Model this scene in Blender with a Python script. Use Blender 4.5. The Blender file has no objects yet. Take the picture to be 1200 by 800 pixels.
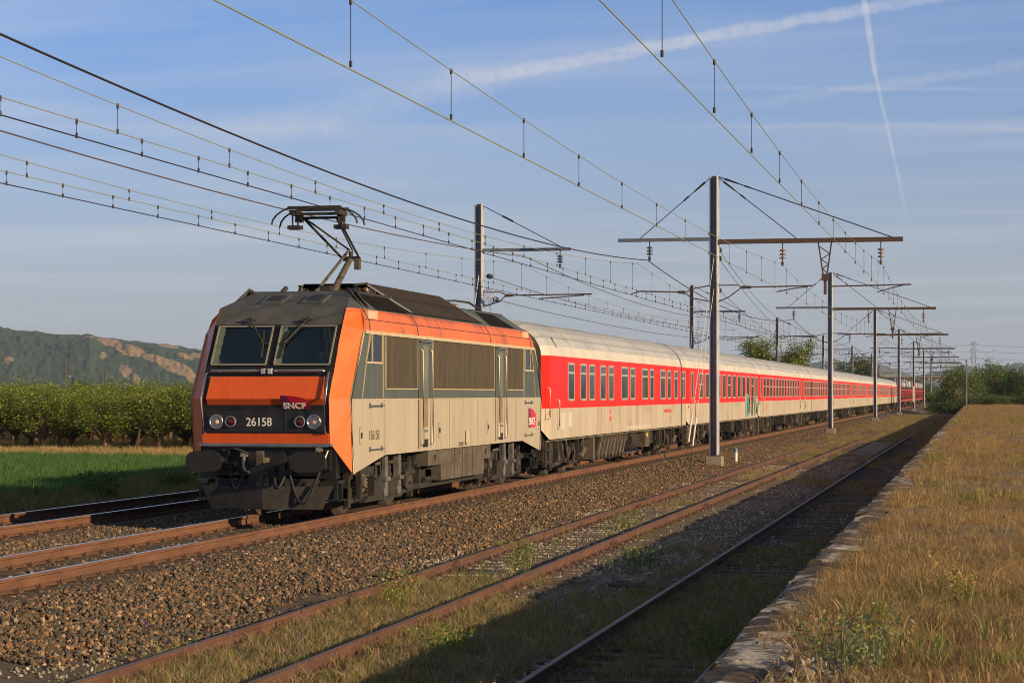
import bpy, bmesh, math, random
import numpy as np
from mathutils import Vector, Matrix, Euler

SC = bpy.context.scene
C = SC.collection
R = math.radians
rnd = random.Random(7)
rng = np.random.default_rng(11)

# ------------------------------------------------------------------ camera
THETA = 0.2132
cam_d = bpy.data.cameras.new('camera')
cam = bpy.data.objects.new('camera', cam_d)
C.objects.link(cam)
cam.location = (0, 0, 2.14)
cam.rotation_euler = (math.pi/2, 0, THETA)
cam_d.sensor_width = 36
cam_d.lens = 36*2515/1200
cam_d.shift_y = (461-400)/1200
cam_d.clip_start = 0.1
cam_d.clip_end = 30000
SC.camera = cam

# ------------------------------------------------------------------ light
SUN_EL = 15.0
SUN_DIR = Vector((1.0, -0.37, 0)).normalized()          # horizontal direction towards the sun
SUN_AZ = math.atan2(SUN_DIR.x, SUN_DIR.y)               # from +Y clockwise
w = bpy.data.worlds.new('World')
SC.world = w
w.use_nodes = True
sun_d = bpy.data.lights.new('sun', 'SUN')
sun_d.energy = 5.0
sun_d.angle = R(0.5)
sun_d.color = (1.0, 0.71, 0.40)
sun = bpy.data.objects.new('sun', sun_d)
C.objects.link(sun)
sv = Vector((SUN_DIR.x*math.cos(R(SUN_EL)), SUN_DIR.y*math.cos(R(SUN_EL)), math.sin(R(SUN_EL))))
sun.rotation_euler = sv.to_track_quat('Z', 'Y').to_euler()
sun.location = (60, -20, 30)
SC.view_settings.view_transform = 'Standard'
SC.view_settings.look = 'None'
SC.view_settings.exposure = 0.42
SC.view_settings.gamma = 1.0
SC.view_settings.use_curve_mapping = False
SKY_STRENGTH = 0.066
SC.cycles.filter_width = 1.0          # crisp lens
SC.cycles.use_denoising = True


class NT:
    """small helper round a node tree"""
    def __init__(s, t):
        s.t = t; s.n = t.nodes; s.l = t.links
    def new(s, ty, **kw):
        n = s.n.new(ty)
        for k, v in kw.items():
            if k.startswith('_'):
                n.inputs[int(k[1:])].default_value = v
            else:
                setattr(n, k, v)
        return n
    def link(s, a, b): s.l.new(a, b)
    def val(s, x, sock):
        if isinstance(x, (int, float)): sock.default_value = x
        elif isinstance(x, (tuple, list)): sock.default_value = x if len(x) == len(sock.default_value) else tuple(x)+(1,)
        else: s.l.new(x, sock)
    def math(s, op, a, b=0.0, c=None, clamp=False):
        n = s.n.new('ShaderNodeMath'); n.operation = op; n.use_clamp = clamp
        s.val(a, n.inputs[0]); s.val(b, n.inputs[1])
        if c is not None: s.val(c, n.inputs[2])
        return n.outputs[0]
    def mix(s, f, a, b, mode='MIX'):
        n = s.n.new('ShaderNodeMix'); n.data_type = 'RGBA'; n.blend_type = mode
        s.val(f, n.inputs[0]); s.val(a, n.inputs[6]); s.val(b, n.inputs[7])
        return n.outputs[2]
    def noise(s, vec, scale, detail=4, rough=0.6, dist=0.0):
        n = s.n.new('ShaderNodeTexNoise')
        if vec is not None: s.l.new(vec, n.inputs['Vector'])
        n.inputs['Scale'].default_value = scale; n.inputs['Detail'].default_value = detail
        n.inputs['Roughness'].default_value = rough; n.inputs['Distortion'].default_value = dist
        return n.outputs[0]
    def ramp(s, f, stops):
        n = s.n.new('ShaderNodeValToRGB')
        el = n.color_ramp.elements
        while len(el) < len(stops): el.new(0.5)
        for e, (p, c) in zip(el, stops):
            e.position = p
            e.color = (c, c, c, 1) if isinstance(c, (int, float)) else tuple(c)+(1,)
        s.l.new(f, n.inputs[0])
        return n.outputs[0]
    def mapr(s, v, a, b, c=0.0, d=1.0, smooth=True):
        n = s.n.new('ShaderNodeMapRange')
        n.interpolation_type = 'SMOOTHSTEP' if smooth else 'LINEAR'
        s.val(v, n.inputs[0])
        for i, x in enumerate((a, b, c, d)): n.inputs[i+1].default_value = x
        return n.outputs[0]


# sky: Nishita plus high thin cloud and old vapour trails, all in world directions
T = NT(w.node_tree)
T.n.clear()
sky = T.new('ShaderNodeTexSky', sky_type='NISHITA', sun_disc=False)
sky.sun_elevation = R(SUN_EL); sky.sun_rotation = SUN_AZ
sky.altitude = 150; sky.air_density = 1.0; sky.dust_density = 1.0; sky.ozone_density = 1.6
tc = T.new('ShaderNodeTexCoord')
nrm = T.new('ShaderNodeVectorMath', operation='NORMALIZE')
T.link(tc.outputs['Generated'], nrm.inputs[0])
DIR = nrm.outputs[0]


def pixdir(x, y):
    """direction in the world of a point of the sky"""
    d = Vector(((x-600)/2515, 1.0, -(y-461)/2515)).normalized()
    return Matrix.Rotation(THETA, 3, 'Z') @ d


def dotn(v):
    n = T.new('ShaderNodeVectorMath', operation='DOT_PRODUCT')
    T.link(DIR, n.inputs[0]); n.inputs[1].default_value = tuple(v)
    return n.outputs['Value']


sep = T.new('ShaderNodeSeparateXYZ'); T.link(DIR, sep.inputs[0])
zc = T.math('MAXIMUM', sep.outputs[2], 0.02)
comb = T.new('ShaderNodeCombineXYZ')
T.link(T.math('DIVIDE', sep.outputs[0], zc), comb.inputs[0])
T.link(T.math('DIVIDE', sep.outputs[1], zc), comb.inputs[1])
mp = T.new('ShaderNodeMapping'); mp.inputs['Scale'].default_value = (0.55, 1.0, 1.0); mp.inputs['Rotation'].default_value = (0, 0, R(38))
T.link(comb.outputs[0], mp.inputs[0])
cir = T.noise(mp.outputs[0], 0.42, 5, 0.52, 0.9)
cir = T.mapr(cir, 0.38, 0.74, 0.0, 0.50)
wob = T.math('SUBTRACT', T.noise(DIR, 60, 4, 0.6), 0.5)
fine = T.noise(DIR, 210, 5, 0.7)


def trail(p, q, width, strength, wobble=0.004, fade0=0.01, fade1=0.01):
    a, b = pixdir(*p), pixdir(*q)
    n = a.cross(b).normalized()
    t = (b-a).normalized()
    t0, t1 = a.dot(t), b.dot(t)
    dist = T.math('ABSOLUTE', T.math('ADD', dotn(n), T.math('MULTIPLY', wob, wobble)))
    m = T.mapr(dist, width*0.25, width, 1.0, 0.0)
    al = dotn(t)
    m = T.math('MULTIPLY', m, T.mapr(al, t0-fade0, t0+fade0, 0.0, 1.0))
    m = T.math('MULTIPLY', m, T.mapr(al, t1-fade1, t1+fade1, 1.0, 0.0))
    m = T.math('MULTIPLY', m, T.mapr(fine, 0.25, 0.7, 0.45, 1.0))
    return T.math('MULTIPLY', m, strength)


trails = [trail((560, 92), (1140, -12), 0.0042, 0.50, 0.006, 0.06, 0.02),
          trail((240, 165), (620, 80), 0.011, 0.30, 0.014, 0.08, 0.05),
          trail((1006, -40), (1026, 85), 0.0019, 0.50, 0.0025, 0.01, 0.006),
          trail((1022, 70), (1060, 240), 0.0012, 0.42, 0.0012, 0.006, 0.03),
          trail((880, 122), (1230, 72), 0.0030, 0.20, 0.009, 0.03, 0.02),
          trail((760, 146), (1240, 150), 0.0018, 0.17, 0.006, 0.05, 0.02),
          trail((860, 103), (1240, 106), 0.0014, 0.16, 0.003, 0.05, 0.02)]
tot = cir
for t in trails: tot = T.math('ADD', tot, t)
tot = T.math('MINIMUM', tot, 0.8)
elev_fade = T.mapr(sep.outputs[2], 0.0, 0.07, 0.25, 1.0)
tot = T.math('MULTIPLY', tot, elev_fade)
tint = T.mix(T.mapr(sep.outputs[2], 0.20, 0.42, 0.0, 1.0), (0.74, 1.06, 1.78), (0.62, 0.62, 0.61))   # bluer low sky; upper sky out of view dimmed to cut fill light
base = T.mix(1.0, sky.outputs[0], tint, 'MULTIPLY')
veil = T.mapr(sep.outputs[2], -0.02, 0.20, 0.80, 0.0, smooth=True)        # milky air low over the horizon
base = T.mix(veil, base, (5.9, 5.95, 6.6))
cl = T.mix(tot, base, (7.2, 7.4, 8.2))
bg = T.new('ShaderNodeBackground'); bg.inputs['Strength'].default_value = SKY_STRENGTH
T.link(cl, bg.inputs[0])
wo = T.new('ShaderNodeOutputWorld'); T.link(bg.outputs[0], wo.inputs[0])

# ------------------------------------------------------------------ materials
MATS = {}


def mat(name, c1, c2=None, scale=4.0, rough=0.7, metal=0.0, bump=0.0, bscale=None, stretch=(1, 1, 1), detail=5,
        lo=0.35, hi=0.65, c3=None, s3=0.6, lo3=0.55, hi3=0.75, spec=0.5, rand=None, trans=0.0, patch=None):
    if name in MATS: return MATS[name]
    m = bpy.data.materials.new(name); m.use_nodes = True
    t = NT(m.node_tree)
    p = t.n['Principled BSDF']
    p.inputs['Roughness'].default_value = rough; p.inputs['Metallic'].default_value = metal
    p.inputs['Specular IOR Level'].default_value = spec
    co = t.new('ShaderNodeTexCoord'); mpn = t.new('ShaderNodeMapping')
    mpn.inputs['Scale'].default_value = stretch
    t.link(co.outputs['Object'], mpn.inputs[0]); v = mpn.outputs[0]
    col = tuple(c1)+(1,)
    if c2 is not None:
        f = t.mapr(t.noise(v, scale, detail), lo, hi)
        col = t.mix(f, c1, c2)
    if c3 is not None:
        f = t.mapr(t.noise(v, s3, 6, 0.65), lo3, hi3)
        col = t.mix(f, col, c3)
    if patch is not None:
        ge = t.new('ShaderNodeNewGeometry')
        for pc, ps, pl_, ph in patch:
            col = t.mix(t.mapr(t.noise(ge.outputs['Position'], ps, 3, 0.6), pl_, ph), col, pc)
    if rand is not None:
        oi = t.new('ShaderNodeObjectInfo')
        rc = t.ramp(oi.outputs['Random'], rand)
        col = t.mix(1.0, col, rc, 'MULTIPLY')
    t.val(col, p.inputs['Base Color'])
    if bump:
        b = t.new('ShaderNodeBump'); b.inputs['Strength'].default_value = bump; b.inputs['Distance'].default_value = 0.02
        t.link(t.noise(v, bscale or scale*3, 6, 0.7), b.inputs['Height'])
        t.link(b.outputs[0], p.inputs['Normal'])
    if trans:
        tr = t.new('ShaderNodeBsdfTranslucent'); t.val(col, tr.inputs[0])
        mx = t.new('ShaderNodeMixShader'); mx.inputs[0].default_value = trans
        t.link(p.outputs[0], mx.inputs[1]); t.link(tr.outputs[0], mx.inputs[2])
        t.link(mx.outputs[0], t.n['Material Output'].inputs[0])
    MATS[name] = m
    return m


mat('rust_rail', (0.105, 0.047, 0.027), (0.155, 0.072, 0.037), 6, 0.85, bump=0.4, c3=(0.062, 0.034, 0.024), s3=1.5, stretch=(1, 0.3, 1))
mat('old_rail', (0.080, 0.038, 0.028), (0.12, 0.058, 0.038), 6, 0.85, bump=0.4, c3=(0.05, 0.032, 0.026), s3=2, stretch=(1, 0.3, 1))
mat('rail_top', (0.75, 0.76, 0.80), None, rough=0.28, metal=1.0)
mat('old_rail_top', (0.20, 0.15, 0.13), (0.14, 0.09, 0.07), 4, 0.5, metal=0.3, stretch=(1, 0.2, 1))
mat('sleeper_wood', (0.06, 0.042, 0.032), (0.13, 0.095, 0.07), 6, 0.9, bump=0.5, stretch=(0.5, 4, 4))
mat('sleeper_old', (0.075, 0.06, 0.045), (0.16, 0.13, 0.10), 6, 0.95, bump=0.6, stretch=(0.5, 4, 4))
mat('fastening', (0.06, 0.035, 0.025), (0.12, 0.06, 0.035), 10, 0.85)
mat('ballast_base', (0.06, 0.048, 0.036), (0.11, 0.085, 0.06), 14, 0.95, bump=1.0, bscale=20, c3=(0.06, 0.05, 0.045), s3=2)
mat('stone', (0.155, 0.135, 0.11), (0.085, 0.077, 0.066), 1.4, 0.9, bump=0.4, bscale=30,
    rand=[(0.0, (0.40, 0.43, 0.40)), (0.28, (0.68, 0.66, 0.60)), (0.5, (0.95, 0.80, 0.62)), (0.72, (1.2, 0.9, 0.62)), (0.85, (1.9, 1.1, 0.58)), (0.95, (2.5, 1.8, 1.2)), (1.0, (3.2, 2.8, 2.3))])
mat('pebble', (0.33, 0.30, 0.26), (0.22, 0.20, 0.17), 1.4, 0.9, rand=[(0, (0.5, 0.48, 0.45)), (0.6, (1, 0.95, 0.88)), (1, (2.0, 1.95, 1.85))])
mat('siding_soil', (0.15, 0.127, 0.10), (0.27, 0.235, 0.19), 9, 0.95, bump=0.8, bscale=30, c3=(0.075, 0.075, 0.04), s3=0.7, lo3=0.45, hi3=0.65)
mat('platform_soil', (0.16, 0.108, 0.055), (0.27, 0.19, 0.10), 16, 0.95, bump=0.8, bscale=25, c3=(0.085, 0.08, 0.033), s3=0.35, lo3=0.5, hi3=0.7)
mat('coping', (0.080, 0.056, 0.036), (0.135, 0.098, 0.065), 5, 0.92, bump=1.0, bscale=12, c3=(0.46, 0.42, 0.37), s3=1.9, lo3=0.52, hi3=0.58)
mat('far_field', (0.10, 0.12, 0.035), (0.17, 0.16, 0.06), 0.02, 0.95, c3=(0.20, 0.16, 0.08), s3=0.006)
mat('field_soil', (0.05, 0.10, 0.02), (0.08, 0.13, 0.03), 1.2, 0.95, bump=0.5)
mat('verge', (0.11, 0.09, 0.05), (0.17, 0.14, 0.075), 1.8, 0.95, bump=0.7, c3=(0.07, 0.09, 0.03), s3=0.5)
mat('dry_strip', (0.26, 0.19, 0.10), (0.34, 0.26, 0.14), 1.5, 0.95, bump=0.5, c3=(0.15, 0.14, 0.06), s3=0.4)
mat('concrete', (0.20, 0.175, 0.145), (0.28, 0.245, 0.20), 6, 0.9, bump=0.5, c3=(0.2, 0.17, 0.14), s3=2)
mat('galv', (0.33, 0.35, 0.39), (0.43, 0.45, 0.49), 3, 0.6, metal=0.2, stretch=(3, 3, 0.6), c3=(0.20, 0.155, 0.125), s3=1.6, lo3=0.56, hi3=0.72)
mat('galv_dark', (0.10, 0.12, 0.16), (0.15, 0.17, 0.21), 3, 0.6, metal=0.2)
mat('rust_steel', (0.082, 0.046, 0.034), (0.062, 0.045, 0.04), 4, 0.8, bump=0.2)
mat('dark_steel', (0.018, 0.017, 0.016), (0.034, 0.03, 0.027), 6, 0.7)
mat('wire_dark', (0.030, 0.020, 0.020), None, rough=0.6, metal=0.3)
mat('wire_copper', (0.30, 0.33, 0.15), (0.36, 0.34, 0.16), 1, 0.55, metal=0.3)
mat('porcelain', (0.17, 0.09, 0.05), (0.22, 0.12, 0.06), 5, 0.25)
mat('glass_insulator', (0.035, 0.055, 0.042), None, rough=0.15)
mat('white_paint', (0.72, 0.70, 0.66), (0.62, 0.6, 0.55), 4, 0.6)
mat('blue_cap', (0.10, 0.22, 0.38), None, rough=0.5)
mat('insul_white', (0.55, 0.55, 0.56), None, rough=0.4)
# locomotive
mat('loco_orange', (0.68, 0.125, 0.020), (0.71, 0.145, 0.026), 2, 0.42, c3=(0.52, 0.10, 0.022), s3=1.3, lo3=0.5, hi3=0.8)
mat('loco_orange_dirty', (0.62, 0.14, 0.034), (0.68, 0.15, 0.034), 3, 0.5, c3=(0.28, 0.085, 0.04), s3=0.75, lo3=0.48, hi3=0.66, stretch=(1, 1.0, 0.3))
mat('loco_beige', (0.40, 0.36, 0.275), (0.355, 0.315, 0.235), 1.6, 0.45, bump=0.06, bscale=1.0, c3=(0.27, 0.215, 0.14), s3=1.6, lo3=0.52, hi3=0.8, stretch=(1, 4.5, 0.22))
mat('loco_grey', (0.062, 0.080, 0.073), (0.085, 0.102, 0.092), 2, 0.5, c3=(0.045, 0.052, 0.046), s3=1.8, stretch=(1, 3, 0.3))
mat('loco_roof', (0.055, 0.06, 0.062), (0.085, 0.088, 0.085), 3, 0.55, c3=(0.04, 0.037, 0.035), s3=1.2)
mat('loco_black', (0.009, 0.0095, 0.010), (0.016, 0.016, 0.016), 5, 0.45)
mat('loco_front_orange', (0.62, 0.095, 0.016), (0.56, 0.085, 0.015), 3, 0.45, c3=(0.48, 0.085, 0.022), s3=2.2, lo3=0.5, hi3=0.72, stretch=(2.5, 1, 0.5))
mat('door_strip', (0.17, 0.165, 0.12), (0.12, 0.12, 0.09), 3, 0.5)
mat('grille_plain', (0.26, 0.19, 0.095), (0.2, 0.15, 0.08), 3, 0.6)
mat('moulding', (0.50, 0.42, 0.27), (0.42, 0.35, 0.22), 4, 0.5)
mat('pale_orange', (0.68, 0.42, 0.30), (0.6, 0.36, 0.25), 6, 0.6)
mat('chrome', (0.55, 0.55, 0.55), None, rough=0.2, metal=0.9)
mat('handrail', (0.42, 0.38, 0.30), None, rough=0.3, metal=0.7)
mat('underframe', (0.013, 0.012, 0.010), (0.028, 0.024, 0.019), 5, 0.85, bump=0.3, c3=(0.06, 0.05, 0.038), s3=3, lo3=0.5, hi3=0.8)
mat('under_light', (0.105, 0.088, 0.066), (0.062, 0.052, 0.039), 4, 0.8, bump=0.2)
mat('bogie_post', (0.125, 0.13, 0.13), (0.08, 0.08, 0.075), 4, 0.7)
mat('wheel', (0.05, 0.042, 0.034), (0.085, 0.07, 0.054), 5, 0.6, metal=0.3)
mat('rubber', (0.011, 0.011, 0.011), None, rough=0.6)
mat('lamp_red', (0.07, 0.008, 0.008), None, rough=0.15)
mat('lamp_clear', (0.30, 0.30, 0.31), None, rough=0.18, metal=0.9)
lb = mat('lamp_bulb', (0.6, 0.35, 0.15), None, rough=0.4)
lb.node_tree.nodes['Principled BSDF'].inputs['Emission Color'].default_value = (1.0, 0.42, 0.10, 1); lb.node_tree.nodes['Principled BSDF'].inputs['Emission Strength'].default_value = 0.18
mat('logo_purple', (0.16, 0.015, 0.10), None, rough=0.4)
mat('logo_red', (0.55, 0.02, 0.04), None, rough=0.4)
mat('logo_white', (0.8, 0.8, 0.78), None, rough=0.4)
mat('number_white', (0.62, 0.62, 0.60), None, rough=0.5)
mat('number_dark', (0.12, 0.11, 0.09), None, rough=0.6)
mat('yellow_paint', (0.70, 0.36, 0.03), None, rough=0.5)
# coaches
mat('coach_red', (0.84, 0.014, 0.004), (0.78, 0.014, 0.006), 0.8, 0.42, spec=0.3, bump=0.10, bscale=1.6, c3=(0.6, 0.02, 0.015), s3=1.5, lo3=0.6, hi3=0.9)
mat('coach_beige', (0.46, 0.415, 0.325), (0.41, 0.36, 0.275), 1.2, 0.5, bump=0.10, bscale=1.6, c3=(0.30, 0.22, 0.13), s3=1.1, lo3=0.46, hi3=0.74, stretch=(1, 2.4, 0.35))
mat('coach_cream', (0.55, 0.525, 0.46), (0.48, 0.455, 0.40), 1.0, 0.5)
mat('coach_roof', (0.33, 0.35, 0.375), (0.39, 0.405, 0.42), 0.6, 0.6, c3=(0.24, 0.24, 0.235), s3=0.8, stretch=(1, 0.4, 1))
mat('soot', (0.06, 0.055, 0.045), (0.16, 0.14, 0.11), 2, 0.8)
mat('window_alu', (0.42, 0.44, 0.40), None, rough=0.4, metal=0.3)
mat('db_red', (0.72, 0.04, 0.03), None, rough=0.5)
mat('bellows', (0.02, 0.02, 0.022), None, rough=0.8)
mat('carrier_red', (0.34, 0.042, 0.030), (0.24, 0.03, 0.022), 1, 0.6)
mat('graf_teal', (0.10, 0.50, 0.45), (0.16, 0.42, 0.40), 3, 0.5)
mat('graf_dark', (0.045, 0.05, 0.045), (0.12, 0.11, 0.09), 2, 0.5)
mat('graf_pale', (0.45, 0.42, 0.30), (0.25, 0.27, 0.22), 2, 0.5)
mat('graf_orange', (0.75, 0.28, 0.12), None, rough=0.5)
# plants
mat('bark', (0.10, 0.065, 0.045), (0.19, 0.12, 0.08), 6, 0.95, bump=0.6)
mat('leaf_peach_a', (0.175, 0.255, 0.024), rough=0.5, trans=0.42, rand=[(0, (0.8, 0.85, 0.8)), (1, (1.15, 1.1, 1.1))])
mat('leaf_peach_b', (0.085, 0.15, 0.016), rough=0.5, trans=0.42)
mat('leaf_peach_c', (0.28, 0.32, 0.04), rough=0.55, trans=0.35)
mat('leaf_dark_a', (0.045, 0.088, 0.017), rough=0.6, trans=0.25, rand=[(0, (0.8, 0.85, 0.8)), (1, (1.2, 1.1, 1.1))])
mat('leaf_dark_b', (0.075, 0.13, 0.025), rough=0.6, trans=0.25)
mat('leaf_mid_a', (0.075, 0.13, 0.020), rough=0.6, trans=0.3)
mat('leaf_mid_b', (0.12, 0.175, 0.030), rough=0.6, trans=0.3)
mat('leaf_olive', (0.14, 0.14, 0.06), rough=0.6, trans=0.3)
PATCH = [((0.19, 0.12, 0.056), 0.9, 0.55, 0.65), ((0.22, 0.185, 0.065), 0.33, 0.60, 0.70)]
mat('dry_a', (0.41, 0.28, 0.135), rough=0.8, trans=0.3, rand=[(0, (0.6, 0.58, 0.55)), (0.5, (1, 0.97, 0.92)), (1, (1.25, 1.2, 1.1))], patch=PATCH)
mat('dry_b', (0.26, 0.17, 0.08), rough=0.8, trans=0.3, rand=[(0, (0.6, 0.6, 0.6)), (1, (1.2, 1.15, 1.05))], patch=PATCH)
mat('dry_c', (0.52, 0.38, 0.18), rough=0.8, trans=0.3)
mat('grass_a', (0.12, 0.19, 0.03), rough=0.6, trans=0.35, rand=[(0, (0.7, 0.8, 0.8)), (1, (1.3, 1.15, 1.0))])
mat('grass_b', (0.22, 0.26, 0.05), rough=0.6, trans=0.35)
mat('wheat_a', (0.055, 0.15, 0.03), rough=0.6, trans=0.35, rand=[(0, (0.8, 0.85, 0.9)), (1, (1.3, 1.2, 1.0))])
mat('wheat_b', (0.09, 0.19, 0.04), rough=0.6, trans=0.35)
mat('weed_dry', (0.40, 0.31, 0.19), rough=0.8, trans=0.3, rand=[(0, (0.6, 0.6, 0.6)), (1, (1.25, 1.2, 1.1))])
mat('flower_violet', (0.16, 0.05, 0.32), rough=0.6, trans=0.3)
mat('flower_yellow', (0.62, 0.40, 0.04), rough=0.6, trans=0.3)
mat('blue_green', (0.14, 0.19, 0.11), rough=0.6, trans=0.3)


def glass_mat(name, col, rough=0.06):
    m = bpy.data.materials.new(name); m.use_nodes = True
    p = m.node_tree.nodes['Principled BSDF']
    p.inputs['Base Color'].default_value = tuple(col)+(1,); p.inputs['Roughness'].default_value = rough
    p.inputs['IOR'].default_value = 1.5
    if rough > 0.1:                          # panes differ: curtains, varied reflections put into the colour, slightly bowed glass
        t = NT(m.node_tree); ge = t.new('ShaderNodeNewGeometry'); oi = t.new('ShaderNodeObjectInfo')
        f = t.mapr(t.noise(ge.outputs['Position'], 0.7, 3, 0.6), 0.42, 0.62)
        c_ = t.mix(f, tuple(col), (0.055, 0.058, 0.05)); c_ = t.mix(t.mapr(oi.outputs['Random'], 0.55, 1.0, 0.0, 0.8), c_, (0.05, 0.045, 0.036))
        t.link(c_, p.inputs['Base Color'])
        b = t.new('ShaderNodeBump'); b.inputs['Strength'].default_value = 0.12; b.inputs['Distance'].default_value = 0.05
        t.link(t.noise(ge.outputs['Position'], 1.1, 2, 0.5), b.inputs['Height']); t.link(b.outputs[0], p.inputs['Normal'])
    else: p.inputs['Specular IOR Level'].default_value = 0.22
    MATS[name] = m
glass_mat('coach_glass', (0.012, 0.017, 0.014), 0.12)
glass_mat('loco_glass', (0.008, 0.011, 0.018), 0.05)


m_ = bpy.data.materials.new('windscreen_glass'); m_.use_nodes = True
t_ = NT(m_.node_tree); t_.n.remove(t_.n['Principled BSDF'])
tr_ = t_.new('ShaderNodeBsdfTransparent'); tr_.inputs[0].default_value = (0.55, 0.66, 0.68, 1)
gl_ = t_.new('ShaderNodeBsdfGlossy'); gl_.inputs['Roughness'].default_value = 0.03; gl_.inputs['Color'].default_value = (0.7, 0.95, 1, 1)
mx_ = t_.new('ShaderNodeMixShader'); mx_.inputs[0].default_value = 0.13; t_.link(tr_.outputs[0], mx_.inputs[1]); t_.link(gl_.outputs[0], mx_.inputs[2])
t_.link(mx_.outputs[0], t_.n['Material Output'].inputs[0]); MATS['windscreen_glass'] = m_
mat('cab_wall', (0.030, 0.040, 0.058), (0.022, 0.03, 0.045), 3, 0.7)
mat('cab_desk', (0.03, 0.033, 0.036), None, rough=0.6)
mat('cab_side', (0.12, 0.155, 0.12), (0.10, 0.13, 0.10), 3, 0.6)
mat('skin', (0.50, 0.27, 0.18), None, rough=0.6)
mat('dark_cloth', (0.03, 0.032, 0.045), (0.045, 0.045, 0.06), 8, 0.9)
mat('dark_hair', (0.03, 0.02, 0.014), None, rough=0.7)


def louvre_mat(name, c1, c2, freq, axis=2):
    m = bpy.data.materials.new(name); m.use_nodes = True
    t = NT(m.node_tree); p = t.n['Principled BSDF']; p.inputs['Roughness'].default_value = 0.85; p.inputs['Specular IOR Level'].default_value = 0.3
    co = t.new('ShaderNodeTexCoord'); s = t.new('ShaderNodeSeparateXYZ'); t.link(co.outputs['Object'], s.inputs[0])
    wv = t.math('SINE', t.math('MULTIPLY', s.outputs[axis], freq))
    mpn = t.new('ShaderNodeMapping'); mpn.inputs['Scale'].default_value = (1, 2.5, 0.35); t.link(co.outputs['Object'], mpn.inputs[0])
    f = t.mapr(t.noise(mpn.outputs[0], 1.4, 6, 0.7), 0.35, 0.7)
    t.link(t.mix(f, c1, c2), p.inputs['Base Color'])
    b = t.new('ShaderNodeBump'); b.inputs['Strength'].default_value = 0.5; b.inputs['Distance'].default_value = 0.02
    t.link(wv, b.inputs['Height']); t.link(b.outputs[0], p.inputs['Normal'])
    MATS[name] = m
louvre_mat('grille', (0.088, 0.074, 0.051), (0.050, 0.043, 0.032), 160, 1)
louvre_mat('roof_mesh', (0.022, 0.018, 0.014), (0.040, 0.031, 0.023), 60, 1)
mat('roof_well', (0.008, 0.007, 0.006), (0.014, 0.012, 0.010), 5, 0.95, spec=0.1)
mat('jamb_green', (0.13, 0.16, 0.12), (0.10, 0.13, 0.10), 3, 0.5)
mat('seal', (0.20, 0.19, 0.15), None, rough=0.6)


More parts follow.
